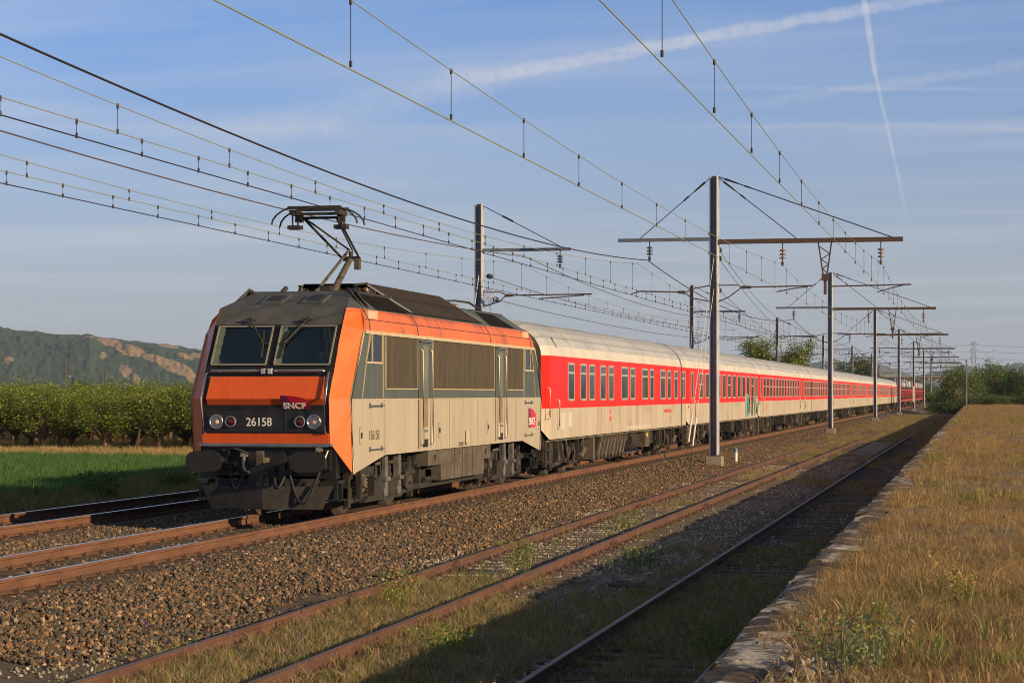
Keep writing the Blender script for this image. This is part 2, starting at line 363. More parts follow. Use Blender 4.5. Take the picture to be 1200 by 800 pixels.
# ------------------------------------------------------------------ mesh helpers
class MB:
    def __init__(s): s.v = []; s.f = []; s.m = []; s.sm = []
    def add(s, vs, fs, mi=0, smooth=False):
        o = len(s.v); s.v += [tuple(v) for v in vs]
        for f in fs: s.f.append(tuple(i+o for i in f)); s.m.append(mi); s.sm.append(smooth)
        return s
    def poly(s, vs, mi=0): return s.add(vs, [tuple(range(len(vs)))], mi)
    def box(s, x0, x1, y0, y1, z0, z1, mi=0, M=None):
        vs = [(x, y, z) for z in (z0, z1) for y in (y0, y1) for x in (x0, x1)]
        if M is not None: vs = [tuple(M @ Vector(v)) for v in vs]
        return s.add(vs, [(0, 2, 3, 1), (4, 5, 7, 6), (0, 1, 5, 4), (2, 6, 7, 3), (0, 4, 6, 2), (1, 3, 7, 5)], mi)
    def bar(s, p, q, wd, hd=None, mi=0):
        """square bar from p to q"""
        p, q = Vector(p), Vector(q); d = q-p; L = d.length
        if L < 1e-6: return s
        M = Matrix.Translation(p) @ d.to_track_quat('Y', 'Z').to_matrix().to_4x4()
        hd = hd or wd
        return s.box(-wd/2, wd/2, 0, L, -hd/2, hd/2, mi, M)
    def cyl(s, p, q, r0, r1=None, n=8, mi=0, caps=True, smooth=True):
        p, q = Vector(p), Vector(q); d = q-p
        if d.length < 1e-6: return s
        r1 = r0 if r1 is None else r1
        M = d.to_track_quat('Z', 'Y').to_matrix()
        vs = []
        for c, r in ((p, r0), (q, r1)):
            for i in range(n):
                a = 2*math.pi*i/n
                vs.append(c + M @ Vector((r*math.cos(a), r*math.sin(a), 0)))
        s.add(vs, [(i, (i+1) % n, n+(i+1) % n, n+i) for i in range(n)], mi, smooth)
        if caps: s.add(vs, [tuple(range(n-1, -1, -1)), tuple(range(n, 2*n))], mi)
        return s
    def tube(s, pts, r, n=5, mi=0, closed_caps=True):
        pts = [Vector(p) for p in pts]; rings = []
        rr = r if isinstance(r, (list, tuple)) else [r]*len(pts)
        up = Vector((0, 0, 1))
        vs = []
        for i, p in enumerate(pts):
            d = (pts[min(i+1, len(pts)-1)]-pts[max(i-1, 0)]).normalized()
            a = d.cross(up)
            if a.length < 1e-3: a = d.cross(Vector((1, 0, 0)))
            a.normalize(); b = a.cross(d)
            for k in range(n):
                t = 2*math.pi*k/n
                vs.append(p + (a*math.cos(t)+b*math.sin(t))*rr[i])
        fs = [(i*n+k, i*n+(k+1) % n, (i+1)*n+(k+1) % n, (i+1)*n+k) for i in range(len(pts)-1) for k in range(n)]
        s.add(vs, fs, mi, True)
        if closed_caps: s.add(vs, [tuple(range(n-1, -1, -1)), tuple(range((len(pts)-1)*n, len(pts)*n))], mi)
        return s
    def lathe(s, c, ax, prof, n=12, mi=0):
        """profile of (distance along axis, radius)"""
        M = Vector(ax).to_track_quat('Z', 'Y').to_matrix(); c = Vector(c); vs = []
        for h, r in prof:
            for k in range(n):
                t = 2*math.pi*k/n
                vs.append(c + M @ Vector((r*math.cos(t), r*math.sin(t), h)))
        fs = [(i*n+k, i*n+(k+1) % n, (i+1)*n+(k+1) % n, (i+1)*n+k) for i in range(len(prof)-1) for k in range(n)]
        s.add(vs, fs, mi, True)
        s.add(vs, [tuple(range(n-1, -1, -1)), tuple(range((len(prof)-1)*n, len(prof)*n))], mi)
        return s
    def extrude(s, poly, axis, a, b, mi=0, caps=True):
        """closed 2-D outline extruded along x, y or z"""
        def put(u, v, t): return {'x': (t, u, v), 'y': (u, t, v), 'z': (u, v, t)}[axis]
        n = len(poly)
        vs = [put(u, v, a) for u, v in poly]+[put(u, v, b) for u, v in poly]
        s.add(vs, [(i, (i+1) % n, n+(i+1) % n, n+i) for i in range(n)], mi)
        if caps: s.add(vs, [tuple(range(n-1, -1, -1)), tuple(range(n, 2*n))], mi)
        return s
    def mesh(s, name, mats):
        me = bpy.data.meshes.new(name)
        me.from_pydata([tuple(v) for v in s.v], [], s.f)
        for m in ([mats] if isinstance(mats, str) else mats): me.materials.append(MATS[m])
        me.polygons.foreach_set('material_index', s.m)
        me.polygons.foreach_set('use_smooth', s.sm)
        bm = bmesh.new(); bm.from_mesh(me); bmesh.ops.recalc_face_normals(bm, faces=bm.faces); bm.to_mesh(me); bm.free()
        me.update()
        return me
    def build(s, name, mats, parent=None, loc=None, label=None):
        o = bpy.data.objects.new(name, s.mesh(name, mats)); C.objects.link(o)
        if parent is not None: o.parent = parent
        if loc is not None: o.location = loc
        if label: o['label'] = label
        return o


def tag(o, label=None, cat=None, group=None, kind=None):
    if label: o['label'] = label
    if cat: o['category'] = cat
    if group: o['group'] = group
    if kind: o['kind'] = kind
    return o


def thing(name, label, cat, loc=(0, 0, 0), rz=0.0, group=None):
    o = bpy.data.objects.new(name, None); C.objects.link(o)
    o.empty_display_size = 0.3
    o.location = loc; o.rotation_euler = (0, 0, rz)
    return tag(o, label, cat, group)


def copy_tree(o, parent=None):
    c = o.copy(); C.objects.link(c)
    if parent is not None: c.parent = parent
    for ch in o.children: copy_tree(ch, c)
    return c


def bevel(o, wd=0.01, seg=2, ang=35):
    m = o.modifiers.new('bevel', 'BEVEL'); m.width = wd; m.segments = seg; m.limit_method = 'ANGLE'; m.angle_limit = R(ang)
    return o


def text(name, body, size, mtl, parent, loc, rot, label=None, extrude=0.003, sx=1.0, align='LEFT', bold=0.0):
    c = bpy.data.curves.new(name, 'FONT'); c.body = body; c.size = size; c.extrude = extrude; c.align_x = align; c.offset = bold
    c.materials.append(MATS[mtl])
    tmp = bpy.data.objects.new(name, c)
    me = bpy.data.meshes.new_from_object(tmp); bpy.data.objects.remove(tmp)
    o = bpy.data.objects.new(name, me); C.objects.link(o); o.parent = parent; o.location = loc; o.rotation_euler = rot
    o.scale = (sx, 1, 1)
    if label: o['label'] = label
    return o


SIDE_ROT = (math.pi/2, 0, math.pi/2)     # lettering on a side that faces +x
FRONT_ROT = (math.pi/2, 0, 0)            # lettering on a face that faces -y

TX, LX, AX, CX = -11.755, -16.1, -6.93, -3.13      # track centres: train, far line, siding, platform siding
ZS = -0.37                                         # rail top of the sidings
ZP = 0.75                                          # platform top
PE = -1.43                                         # platform edge


# ------------------------------------------------------------------ the setting
def strip_mesh(name, xs, zs, ys, mtl, amp=0.0, ampscale=1.0, kind='structure', seed=0):
    """a ground sheet: a cross-section swept along the railway, with a little roughness"""
    r = np.random.default_rng(seed)
    nx, ny = len(xs), len(ys)
    X, Y = np.meshgrid(xs, ys); Z = np.tile(np.array(zs, float), (ny, 1))
    if amp: Z = Z + amp*r.uniform(-1, 1, Z.shape)
    v = np.stack([X, Y, Z], -1).reshape(-1, 3)
    f = [(j*nx+i, j*nx+i+1, (j+1)*nx+i+1, (j+1)*nx+i) for j in range(ny-1) for i in range(nx-1)]
    me = bpy.data.meshes.new(name); me.from_pydata(v.tolist(), [], f); me.materials.append(MATS[mtl])
    me.polygons.foreach_set('use_smooth', [True]*len(f)); me.update()
    o = bpy.data.objects.new(name, me); C.objects.link(o); o['kind'] = kind
    return o


def yrange(a, b, near, far):
    ys = [a]
    while ys[-1] < b: ys.append(ys[-1]+near+(far-near)*max(0, ys[-1]-20)/(b-20))
    return ys


strip_mesh('ground', [-9000, -3000, -800, -200, -60, -19, 0, 60, 400, 3000, 9000], [-0.75]*11,
           [-200, 0, 60, 200, 500, 1200, 3000, 6000, 14000], 'far_field')
bx = [-18.9, -18.0, -17.7, -16.85, -16.1, -15.3, -14.0, -12.9, -12.5, -11.75, -11.0, -10.4, -10.0, -9.5, -9.0, -8.5, -8.2, -8.0]
bz = [-0.66, -0.30, -0.25, -0.235, -0.235, -0.235, -0.24, -0.235, -0.235, -0.235, -0.235, -0.235, -0.26, -0.34, -0.43, -0.50, -0.535, -0.56]
strip_mesh('ballast_bed', bx, bz, yrange(0, 640, 0.8, 8), 'ballast_base', 0.012, seed=2)
sx = list(np.arange(-8.35, -1.30, 0.35)) + [-1.25]
strip_mesh('siding_ground', sx, [-0.558+0.012*math.sin(i*1.7) for i in range(len(sx))], yrange(0, 640, 0.35, 6), 'siding_soil', 0.022, seed=3)
vx = [-25, -24, -23, -22, -21, -20, -19.2, -18.4]
strip_mesh('verge', vx, [-0.64, -0.6, -0.57, -0.55, -0.52, -0.5, -0.52, -0.5], yrange(0, 640, 1.0, 8), 'verge', 0.05, seed=4)
strip_mesh('wheat_field', [-120, -80, -50, -38, -34, -30, -27, -24.5], [-0.66, -0.66, -0.66, -0.66, -0.66, -0.64, -0.63, -0.66], yrange(10, 87, 3, 3), 'field_soil', 0.02, seed=5)
strip_mesh('orchard_ground', [-230, -150, -90, -60, -45, -24.5], [-0.62, -0.62, -0.62, -0.62, -0.62, -0.66], yrange(86, 640, 3, 10), 'dry_strip', 0.03, seed=6)

# platform: raised earth fill behind a row of worn coping blocks
px = [-1.02, -0.6, 0, 1, 2, 4, 7, 12, 20, 30]
pz = [ZP-0.02, ZP, ZP, ZP, ZP+0.02, ZP+0.03, ZP+0.02, ZP, ZP-0.05, ZP-0.1]
strip_mesh('platform', px, pz, yrange(1, 262, 0.5, 3), 'platform_soil', 0.02, seed=8)
b = MB()
y = 1.0
prev = None
while y < 262:
    L = rnd.uniform(0.9, 2.1) if y < 120 else 3.0
    gap = 0.015
    nseg = max(2, int(L/0.18)) if y < 70 else 2
    chip = 2.6 if rnd.random() < 0.35 else 1.0; dz = rnd.uniform(-0.018, 0.008); e = rnd.uniform(-0.02, 0.02)
    pts = []
    for k in range(nseg+1):
        yy = y + (L-gap)*k/nseg
        j = lambda s: rnd.uniform(-s, s) if y < 70 else 0
        xo = PE+e+abs(j(0.02*chip))
        ring = [(xo+j(0.02), yy, -0.56), (xo, yy, ZP-0.10+dz), (xo+0.035+abs(j(0.05)), yy, ZP-0.02+dz+j(0.012)), (PE+0.2, yy, ZP+dz+j(0.012)), (-0.98+j(0.05), yy, ZP+dz-0.01), (-0.98, yy, ZP-0.4)]
        pts.append(ring)
    vs = [p for r_ in pts for p in r_]
    n = 6
    b.add(vs, [(a*n+k, a*n+k+1, (a+1)*n+k+1, (a+1)*n+k) for a in range(nseg) for k in range(n-1)] + [tuple(range(n)), tuple(range(nseg*n+n-1, nseg*n-1, -1))], 0)
    y += L
tag(b.build('platform_edge', 'coping'), 'crumbling stone edge of the abandoned grassy platform', 'platform edge')


# ------------------------------------------------------------------ railway tracks
def rail_profile(h):
    hd, ft = 0.036, 0.07
    return [(-ft, 0), (ft, 0), (ft, 0.012), (0.014, 0.035), (0.009, h-0.05), (hd, h-0.038), (hd, h-0.004), (hd-0.008, h), (-hd+0.008, h), (-hd, h-0.004), (-hd, h-0.038), (-0.009, h-0.05), (-0.014, 0.035), (-ft, 0.012)]


def rail(name, parent, x, z0, h, y0, y1, mats, joints=None):
    m = MB(); pr = rail_profile(h); n = len(pr)
    ys = [y0, y1]
    vs = [(x+u, yy, z0+v) for yy in ys for u, v in pr]
    for i in range(n):
        j = (i+1) % n
        m.add([vs[i], vs[j], vs[n+j], vs[n+i]], [(0, 1, 2, 3)], 1 if i in (7,) else 0)
    m.poly(vs[:n], 0); m.poly(vs[n:], 0)
    return m.build(name, mats, parent)


def sleeper_mesh(name, half, zt, mats, rails=(0.755,), clips=True, wd=0.24, depth=0.13):
    m = MB()
    m.box(-half, half, -wd/2, wd/2, zt-depth, zt, 0)
    if clips:
        for s in (-1, 1):
            for g in rails:
                for q in (-1, 1):
                    xx = s*g+q*0.10
                    m.box(xx-0.04, xx+0.04, -0.05, 0.05, zt, zt+0.025, 1)
                    m.cyl((xx, 0, zt+0.028), (xx, 0, zt+0.062), 0.02, 0.014, 6, 1)
    return m.mesh(name, mats)


def track(label, cx, zt, h, y0, y1, mats, sl_mat, half, pitch, nparts, part_y0, jitter=0.0, clips=True, ystuff1=420, dzs=0.0):
    clips_main = zt > -0.1
    t = thing('railway_track', label, 'railway track', (cx, 0, 0))
    for s in (1, -1):
        rl = rail('rail', t, s*0.753, zt-h, h, y0, y1, mats)
        yj = y0+rnd.uniform(4, 9)
        while yj < 120 and not clips_main:                # joint plates with four bolts
            for q in (-1, 1):
                fm = MB(); xx = s*0.753+q*0.026
                fm.box(xx-0.012, xx+0.012, yj-0.28, yj+0.28, zt-h+0.035, zt-0.045)
                for k in (-0.2, -0.08, 0.08, 0.2):
                    fm.cyl((xx, yj+k, zt-h*0.52), (xx+q*0.035, yj+k, zt-h*0.52), 0.018, None, 6)
                fm.build('fishplate', 'fastening', rl)
            yj += 13.0
    me = sleeper_mesh('sleeper', half, zt-h-0.004, [sl_mat, 'fastening'], clips=clips)
    yy = part_y0; k = 0
    me_np = None
    stuff = MB()
    while yy < ystuff1:
        if k < nparts:
            o = bpy.data.objects.new('sleeper', me); C.objects.link(o); o.parent = t
            o.location = (rnd.uniform(-jitter, jitter), yy, dzs+rnd.uniform(-jitter, 0)*0.5); o.rotation_euler = (0, 0, rnd.uniform(-jitter, jitter)*0.4)
        else:
            stuff.box(-half, half, yy-0.12, yy+0.12, zt-h-0.13, zt-h-0.004)
        yy += pitch; k += 1
    so = stuff.build('sleepers', sl_mat, t); so['kind'] = 'stuff'
    return t


track('main line track under the train, with bright worn rail tops', TX, 0.0, 0.172, 3, 640, ['rust_rail', 'rail_top'], 'sleeper_wood', 1.28, 0.6, 90, 22)
track('far main line track, beyond the train beside the green field', LX, 0.0, 0.172, 3, 640, ['rust_rail', 'rail_top'], 'sleeper_wood', 1.28, 0.6, 60, 26)
track('rusty siding track next to the main line, overgrown with weeds', AX, ZS, 0.145, 3, 250, ['old_rail', 'old_rail_top'], 'sleeper_old', 1.28, 0.62, 95, 11, jitter=0.03, ystuff1=250, dzs=0.022)
track('shaded disused track along the foot of the platform', CX, ZS, 0.145, 3, 262, ['old_rail', 'old_rail_top'], 'sleeper_old', 1.28, 0.62, 95, 11, jitter=0.03, clips=False, ystuff1=262, dzs=0.018)


# ------------------------------------------------------------------ the locomotive
def wheelset_bogie(parent, name, yc, wb, wr, side, style, frame_mat='underframe'):
    """two-axle bogie: side frames, wheels, axle boxes, springs, dampers"""
    t = thing_part(name, parent, (0, yc, 0))
    f = MB()
    for s in (-1, 1):
        x = s*side
        zt = 0.78 if style == 'loco' else 0.66
        f.box(x-0.07, x+0.07, -wb/2-0.55, wb/2+0.55, zt-0.13, zt+0.05)
        f.box(x-0.08, x+0.08, -0.55, 0.55, zt-0.34, zt+0.02)
        for k in (-1, 1):
            f.extrude([(k*wb/2-0.34*k, zt-0.08), (k*wb/2+0.34*k, zt-0.08), (k*wb/2+0.22*k, 0.38), (k*wb/2-0.22*k, 0.38)], 'x', x-0.05, x+0.09)
            f.bar((x+s*0.05, k*wb/2-0.75, 0.27), (x+s*0.05, k*wb/2+0.65, 0.33), 0.07, 0.09)     # brake rigging
            f.bar((x+s*0.03, k*0.45, 0.30), (x+s*0.03, k*(wb/2-0.35), 0.58), 0.06, 0.10)
            f.box(x+s*0.02-0.05, x+s*0.02+0.05, k*(wb/2+0.62)-0.06, k*(wb/2+0.62)+0.06, 0.16, 0.70)
            f.box(x-0.05, x+0.05, k*(wb/2+0.55)-0.13, k*(wb/2+0.55)+0.13, 0.28, 0.50)
        f.cyl((x, -0.62, 0.40), (x, -0.30, 0.56), 0.075, n=8)
        f.cyl((x+s*0.06, 0.35, 0.38), (x+s*0.06, 0.66, 0.74), 0.055, n=8)
    f.box(-side, side, -0.35, 0.35, 0.42, 0.80)
    f.box(-side, side, -wb/2-0.62, -wb/2-0.48, 0.5, 0.7); f.box(-side, side, wb/2+0.48, wb/2+0.62, 0.5, 0.7)
    f.build('frame', frame_mat, t)
    sp = MB()
    for s in (-1, 1):
        x = s*(side+0.05)
        for yy in ((-wb/2-0.30, -wb/2+0.30, wb/2-0.30, wb/2+0.30) if style == 'loco' else (-0.26, 0.26)):
            z0, z1 = (0.42, 0.72) if style == 'loco' else (0.34, 0.66)
            pts = [(x+0.075*math.cos(a), yy+0.075*math.sin(a), z0+(z1-z0)*a/(2*math.pi*4.5)) for a in np.linspace(0, 2*math.pi*4.5, 46)]
            sp.tube(pts, 0.017, 4)
    sp.build('spring', 'under_light' if style == 'loco' else 'underframe', t)
    for k in (-1, 1):
        for s in (-1, 1):
            wm = MB()
            xi = s*0.69
            wm.lathe((xi, k*wb/2, wr), (s, 0, 0), [(0, wr+0.028), (0.03, wr+0.026), (0.045, wr), (0.13, wr-0.006), (0.135, wr-0.07), (0.10, wr-0.09), (0.085, 0.2), (0.12, 0.13), (0.15, 0.12)], 28)
            wm.build('wheel', 'wheel', t)
            ab = MB()
            xa = s*(side+0.02)
            ab.box(xa-0.10, xa+0.10, k*wb/2-0.15, k*wb/2+0.15, wr-0.16, wr+0.15)
            ab.cyl((xa, k*wb/2, wr), (xa+s*0.16, k*wb/2, wr), 0.115, 0.095, 10)
            ab.build('axle_box', 'under_light', t)
    return t


def thing_part(name, parent, loc=(0, 0, 0)):
    o = bpy.data.objects.new(name, None); C.objects.link(o); o.parent = parent; o.location = loc; o.empty_display_size = 0.2
    return o


LY = 42.95
loco = thing('locomotive', 'orange, grey and beige electric locomotive number 26158 hauling the red and white train', 'locomotive', (TX, LY, 0))
HW = 1.42
Fz = [(1.31, 1.13, -8.34), (1.85, 1.13, -8.37), (2.05, 1.13, -8.40), (2.44, 1.135, -8.23), (2.73, 1.14, -8.06), (3.33, 1.15, -7.66), (3.62, 1.15, -7.44)]
Pz = [(0.77, -7.94), (2.05, -8.10), (3.22, -7.31)]
# body shell materials: 0 beige 1 grey 2 orange 3 dirty orange 4 roof 5 black 6 moulding 7 pale orange
bm_ = MB()
for e in (1, -1):                 # e = 1: front cab, -1: rear cab
    Y = lambda y_: y_*e
    for s in (1, -1):
        X = lambda x_: x_*s
        # chamfered corner
        bm_.poly([(X(1.13), Y(-8.34), 1.31), (X(HW), Y(-7.94), 0.77), (X(HW), Y(-8.10), 2.05), (X(1.13), Y(-8.40), 2.05)], 2)
        bm_.poly([(X(1.13), Y(-8.40), 2.05), (X(HW), Y(-8.10), 2.05), (X(HW), Y(-7.31), 3.22), (X(1.145), Y(-7.86), 3.03)], 2)
        bm_.poly([(X(1.145), Y(-7.86), 3.03), (X(HW), Y(-7.31), 3.22), (X(1.39), Y(-7.17), 3.43), (X(1.27), Y(-7.0), 3.62), (X(1.15), Y(-7.44), 3.62), (X(1.15), Y(-7.66), 3.33)], 2)
        bm_.poly([(X(1.15), Y(-7.44), 3.62), (X(1.27), Y(-7.0), 3.62), (X(0.88), Y(-6.2), 3.97)], 4)
        # inner return under the corner
        bm_.poly([(X(1.11), Y(-8.30), 1.30), (X(1.11), Y(-7.9), 0.80), (X(1.38), Y(-7.86), 0.79)], 1)
    # black front wall behind the orange panels
    fl = [(h, y_, z_) for z_, h, y_ in Fz]
    for k in range(len(fl)-1):
        a, c_ = fl[k], fl[k+1]
        if e == 1 and k in (3, 4):
            # the windscreen opening is left free on the front cab: only the frame around it
            zo0, zo1 = max(a[2], 2.62), min(c_[2], 3.315)
            yy_ = lambda z_: a[1]+(c_[1]-a[1])*(z_-a[2])/(c_[2]-a[2])+0.02
            if zo0 > a[2]: bm_.poly([(-1.15, yy_(a[2]), a[2]), (1.15, yy_(a[2]), a[2]), (1.15, yy_(zo0), zo0), (-1.15, yy_(zo0), zo0)], 5)
            if zo1 < c_[2]: bm_.poly([(-1.15, yy_(zo1), zo1), (1.15, yy_(zo1), zo1), (1.15, yy_(c_[2]), c_[2]), (-1.15, yy_(c_[2]), c_[2])], 5)
            for (xa_, xb_) in ((-1.15, -1.06), (-0.075, 0.075), (1.06, 1.15)):
                bm_.poly([(xa_, yy_(zo0), zo0), (xb_, yy_(zo0), zo0), (xb_, yy_(zo1), zo1), (xa_, yy_(zo1), zo1)], 5)
            continue
        bm_.poly([(-a[0], Y(a[1]+0.02), a[2]), (a[0], Y(a[1]+0.02), a[2]), (c_[0], Y(c_[1]+0.02), c_[2]), (-c_[0], Y(c_[1]+0.02), c_[2])], 5 if k < 5 else 4)
    bm_.poly([(-1.15, Y(-7.42), 3.62), (1.15, Y(-7.42), 3.62), (0.88, Y(-6.2), 3.97), (-0.88, Y(-6.2), 3.97)], 4)
    bm_.poly([(-1.13, Y(-8.32), 1.31), (1.13, Y(-8.32), 1.31), (1.13, Y(-7.8), 1.25), (-1.13, Y(-7.8), 1.25)], 5)
for s in (1, -1):
    X = lambda x_: x_*s
    bm_.poly([(X(HW), -7.94, 0.77), (X(HW), -5.93, 1.045), (X(HW), 5.93, 1.045), (X(HW), 7.94, 0.77), (X(HW), 8.10, 2.05), (X(HW), -8.10, 2.05)], 0)
    bm_.poly([(X(HW), -8.10, 2.05), (X(HW), 8.10, 2.05), (X(HW), 7.31, 3.22), (X(HW), -7.31, 3.22)], 1)
    secs = [-7.31, -6.9, -3.6, -0.3, 2.6, 4.15, 6.9, 7.31]
    for k in range(len(secs)-1):
        a, c_ = secs[k], secs[k+1]
        a2 = -7.17 if k == 0 else a; c2 = 7.17 if k == len(secs)-2 else c_
        a3 = -7.0 if k == 0 else a; c3 = 7.0 if k == len(secs)-2 else c_
        pale = k in (0, len(secs)-2)
        bm_.poly([(X(HW), a, 3.22), (X(HW), c_, 3.22), (X(1.39), c2, 3.43), (X(1.39), a2, 3.43)], 3)
        bm_.poly([(X(1.39), a2, 3.43), (X(1.39), c2, 3.43), (X(1.27), c3, 3.62), (X(1.27), a3, 3.62)], 3)
    for q in (-1, 1):
        bm_.box(min(X(1.335), X(1.392)), max(X(1.335), X(1.392)), q*6.55-0.3, q*6.55+0.3, 3.45, 3.60, 7, Matrix.Translation((X(-0.02), 0, 0)))
    bm_.poly([(X(1.27), -7.0, 3.62), (X(1.27), 7.0, 3.62), (X(0.88), 6.2, 3.97), (X(0.88), -6.2, 3.97)], 1)
    # seams of the roof edge and the cream mouldings
    bm_.box(X(1.388)-0.008, X(1.388)+0.008, -7.1, 7.1, 3.424, 3.436, 5)
    for yy in (-6.9, -3.6, 2.6, 6.9):
        bm_.tube([(X(1.424), yy, 3.24), (X(1.394), yy, 3.43), (X(1.274), yy, 3.62)], 0.010, 4, 5)
    bm_.box(X(1.43)-0.02, X(1.43)+0.02, -7.25, 7.25, 3.175, 3.235, 6)
    for e in (1, -1):
        bm_.tube([(X(1.424), e*-7.94, 0.78), (X(1.424), e*-8.10, 2.05), (X(1.424), e*-7.33, 3.19)], 0.022, 4, 6)
    bm_.box(X(1.424)-0.004, X(1.424)+0.004, -6.6, 6.6, 2.035, 2.05, 6)
bm_.poly([(-0.88, -6.2, 3.97), (0.88, -6.2, 3.97), (0.88, 6.2, 3.97), (-0.88, 6.2, 3.97)], 4)
# underframe inside the skirt
bm_.box(-1.36, 1.36, -7.7, 7.7, 1.05, 1.2, 5)
body = bm_.build('body', ['loco_beige', 'loco_grey', 'loco_orange', 'loco_orange_dirty', 'loco_roof', 'loco_black', 'moulding', 'pale_orange'], loco)


def fpt(z, x, out=0.0):
    """a point on the front wall at height z"""
    for (za, ha, ya), (zb, hb, yb) in zip(Fz[:-1], Fz[1:]):
        if za <= z <= zb:
            t = (z-za)/(zb-za); return Vector((x, ya+(yb-ya)*t-out, z))
    return Vector((x, Fz[-1][2], z))


for e in (1, -1):
    cab = 'front' if e == 1 else 'rear'
    ME = Matrix.Diagonal((e, e, 1, 1))
    def fin(mb, name, mats, parent=loco, label=None, bev=0.0):
        mb.v = [tuple(ME @ Vector(v)) for v in mb.v]
        o = mb.build(name, mats, parent, label=label)
        if bev: bevel(o, bev)
        return o
    # orange nose panels
    m = MB()
    for (za, zb, o0, o1, h) in ((2.05, 2.43, 0.035, 0.02, 1.035),):
        a, c_ = fpt(za, h, o0), fpt(zb, h-0.03, o1)
        lo = [(-a.x, -8.435, 2.05), (a.x, -8.435, 2.05)]; hi = [(-c_.x, c_.y-0.01, zb), (c_.x, c_.y-0.01, zb)]
        lw = [(-1.02, -8.30, 1.855), (1.02, -8.30, 1.855)]
        m.poly([lo[0], lo[1], hi[1], hi[0]]); m.poly([lw[0], lw[1], lo[1], lo[0]])
        bk = [(-1.0, -8.2, 1.86), (1.0, -8.2, 1.86), (1.0, -8.12, 2.42), (-1.0, -8.12, 2.42)]
        m.poly([hi[0], hi[1], bk[2], bk[3]]); m.poly([lw[1], lw[0], bk[0], bk[1]])
        m.poly([lo[1], lw[1], bk[1], bk[2], hi[1]]); m.poly([lw[0], lo[0], hi[0], bk[3], bk[0]])
    fin(m, 'nose_panel', 'loco_front_orange', label='orange upper nose panel' if e == 1 else None)
    m = MB()
    m.extrude([(-8.385, 1.465), (-8.36, 1.30), (-8.2, 1.30), (-8.2, 1.465)], 'x', -1.12, 1.12)
    fin(m, 'nose_strip', 'loco_front_orange', label='orange strip under the headlights' if e == 1 else None)
    m = MB(); m.box(-1.17, 1.17, -8.43, -8.2, 1.255, 1.298); m.bar((-1.1, -8.40, 1.255), (1.12, -8.40, 1.255), 0.03)
    fin(m, 'foot_plate', 'galv_dark')
    m = MB()
    m.box(-1.05, 1.05, -8.362, -8.33, 1.49, 1.845)
    m.box(0.34, 0.36, -8.375, -8.36, 1.49, 1.845)
    lp = fin(m, 'lamp_panel', 'loco_black')
    if e == 1:
        text('number', '26158', 0.20, 'number_white', lp, (-0.345, -8.366, 1.595), FRONT_ROT, 'white running number on the nose', 0.003, 0.92, 'LEFT', 0.002)
    # windscreens: dark surround, two panes and their pale seals
    for s in (-1, 1):
        x0, x1 = (0.075*s, 1.055*s) if s > 0 else (1.055*s, 0.075*s)
        def wp(x, z, o): p = fpt(z, x, o); return (p.x, p.y, p.z)
        zb, zt = 2.635, 3.30
        m = MB()
        for (xa, za, xb, zb2) in ((x0, zb, x1, zb), (x0, zt, x1, zt), (x0, zb, x0, zt), (x1, zb, x1, zt)):
            m.bar(wp(xa, za, 0.02), wp(xb, zb2, 0.02), 0.022, 0.03)
        xj = min(x0, x1)
        for k in range(4):
            za, zc = zb+(zt-zb)*k/4, zb+(zt-zb)*(k+1)/4
            m.poly([wp(xj, za, 0.007), wp(xj+0.13*e, za, 0.007), wp(xj+0.11*e, zc, 0.007), wp(xj, zc, 0.007)], 1)
        fr = fin(m, 'windscreen', ['seal', 'jamb_green'])
        m = MB()
        n_ = 4
        for k in range(n_):
            za, zc = zb+(zt-zb)*k/n_, zb+(zt-zb)*(k+1)/n_
            m.poly([wp(x0, za, 0.004), wp(x1, za, 0.004), wp(x1, zc, 0.004), wp(x0, zc, 0.004)])
        fin(m, 'pane', 'windscreen_glass' if e == 1 else 'loco_glass', fr)
        # wiper
        m = MB()
        px_ = 0.48*s+(0.05 if s > 0 else -0.02)
        pv = fpt(3.42, px_, 0.05)
        m.cyl(pv, pv+Vector((0, -0.05, 0.0)), 0.035, n=8)
        hub = fpt(3.0, 0.19*s, 0.06)
        m.bar(pv+Vector((0, -0.04, 0)), hub, 0.022); m.bar(pv+Vector((0.09, -0.03, -0.02)), pv+Vector((-0.1, -0.03, 0.0)), 0.03)
        m.bar(fpt(2.75, 0.16*s, 0.035), fpt(3.22, 0.22*s, 0.035), 0.03, 0.025)
        m.bar(fpt(3.0, 0.12*s, 0.05), fpt(3.0, 0.25*s, 0.05), 0.02)
        fin(m, 'wiper', 'dark_steel')
        # head and tail lights
        hx, tx_ = 0.865*s, 0.615*s
        for (cx_, rr, nm, mm) in ((hx, 0.125, 'headlight', 'lamp_clear'), (tx_, 0.098, 'tail_light', 'lamp_red')):
            m = MB()
            m.lathe((cx_, -8.36, 1.665), (0, -1, 0), [(0, rr), (0.05, rr), (0.055, rr-0.02), (0.03, rr-0.028)], 20)
            ho = fin(m, nm, 'chrome' if nm == 'headlight' else 'galv_dark')
            m = MB()
            if nm == 'headlight':
                m.lathe((cx_, -8.392, 1.665), (0, -1, 0), [(0, rr-0.03), (0.004, rr-0.032), (-0.02, rr-0.06), (-0.03, 0.04)], 20)
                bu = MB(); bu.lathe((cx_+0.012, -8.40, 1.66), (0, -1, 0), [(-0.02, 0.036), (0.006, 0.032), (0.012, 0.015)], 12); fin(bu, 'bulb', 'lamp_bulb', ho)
            else:
                m.lathe((cx_, -8.39, 1.665), (0, -1, 0), [(0, rr-0.026), (0.02, rr-0.04), (0.028, 0.02)], 16)
            fin(m, 'lens', mm, ho)
        # front handrails
        m = MB()
        hr = [fpt(2.52, 0.13*s, 0.05), fpt(2.53, 0.15*s, 0.10), fpt(2.53, 0.98*s, 0.10), fpt(2.52, 1.0*s, 0.05)]
        m.tube(hr, 0.022, 6)
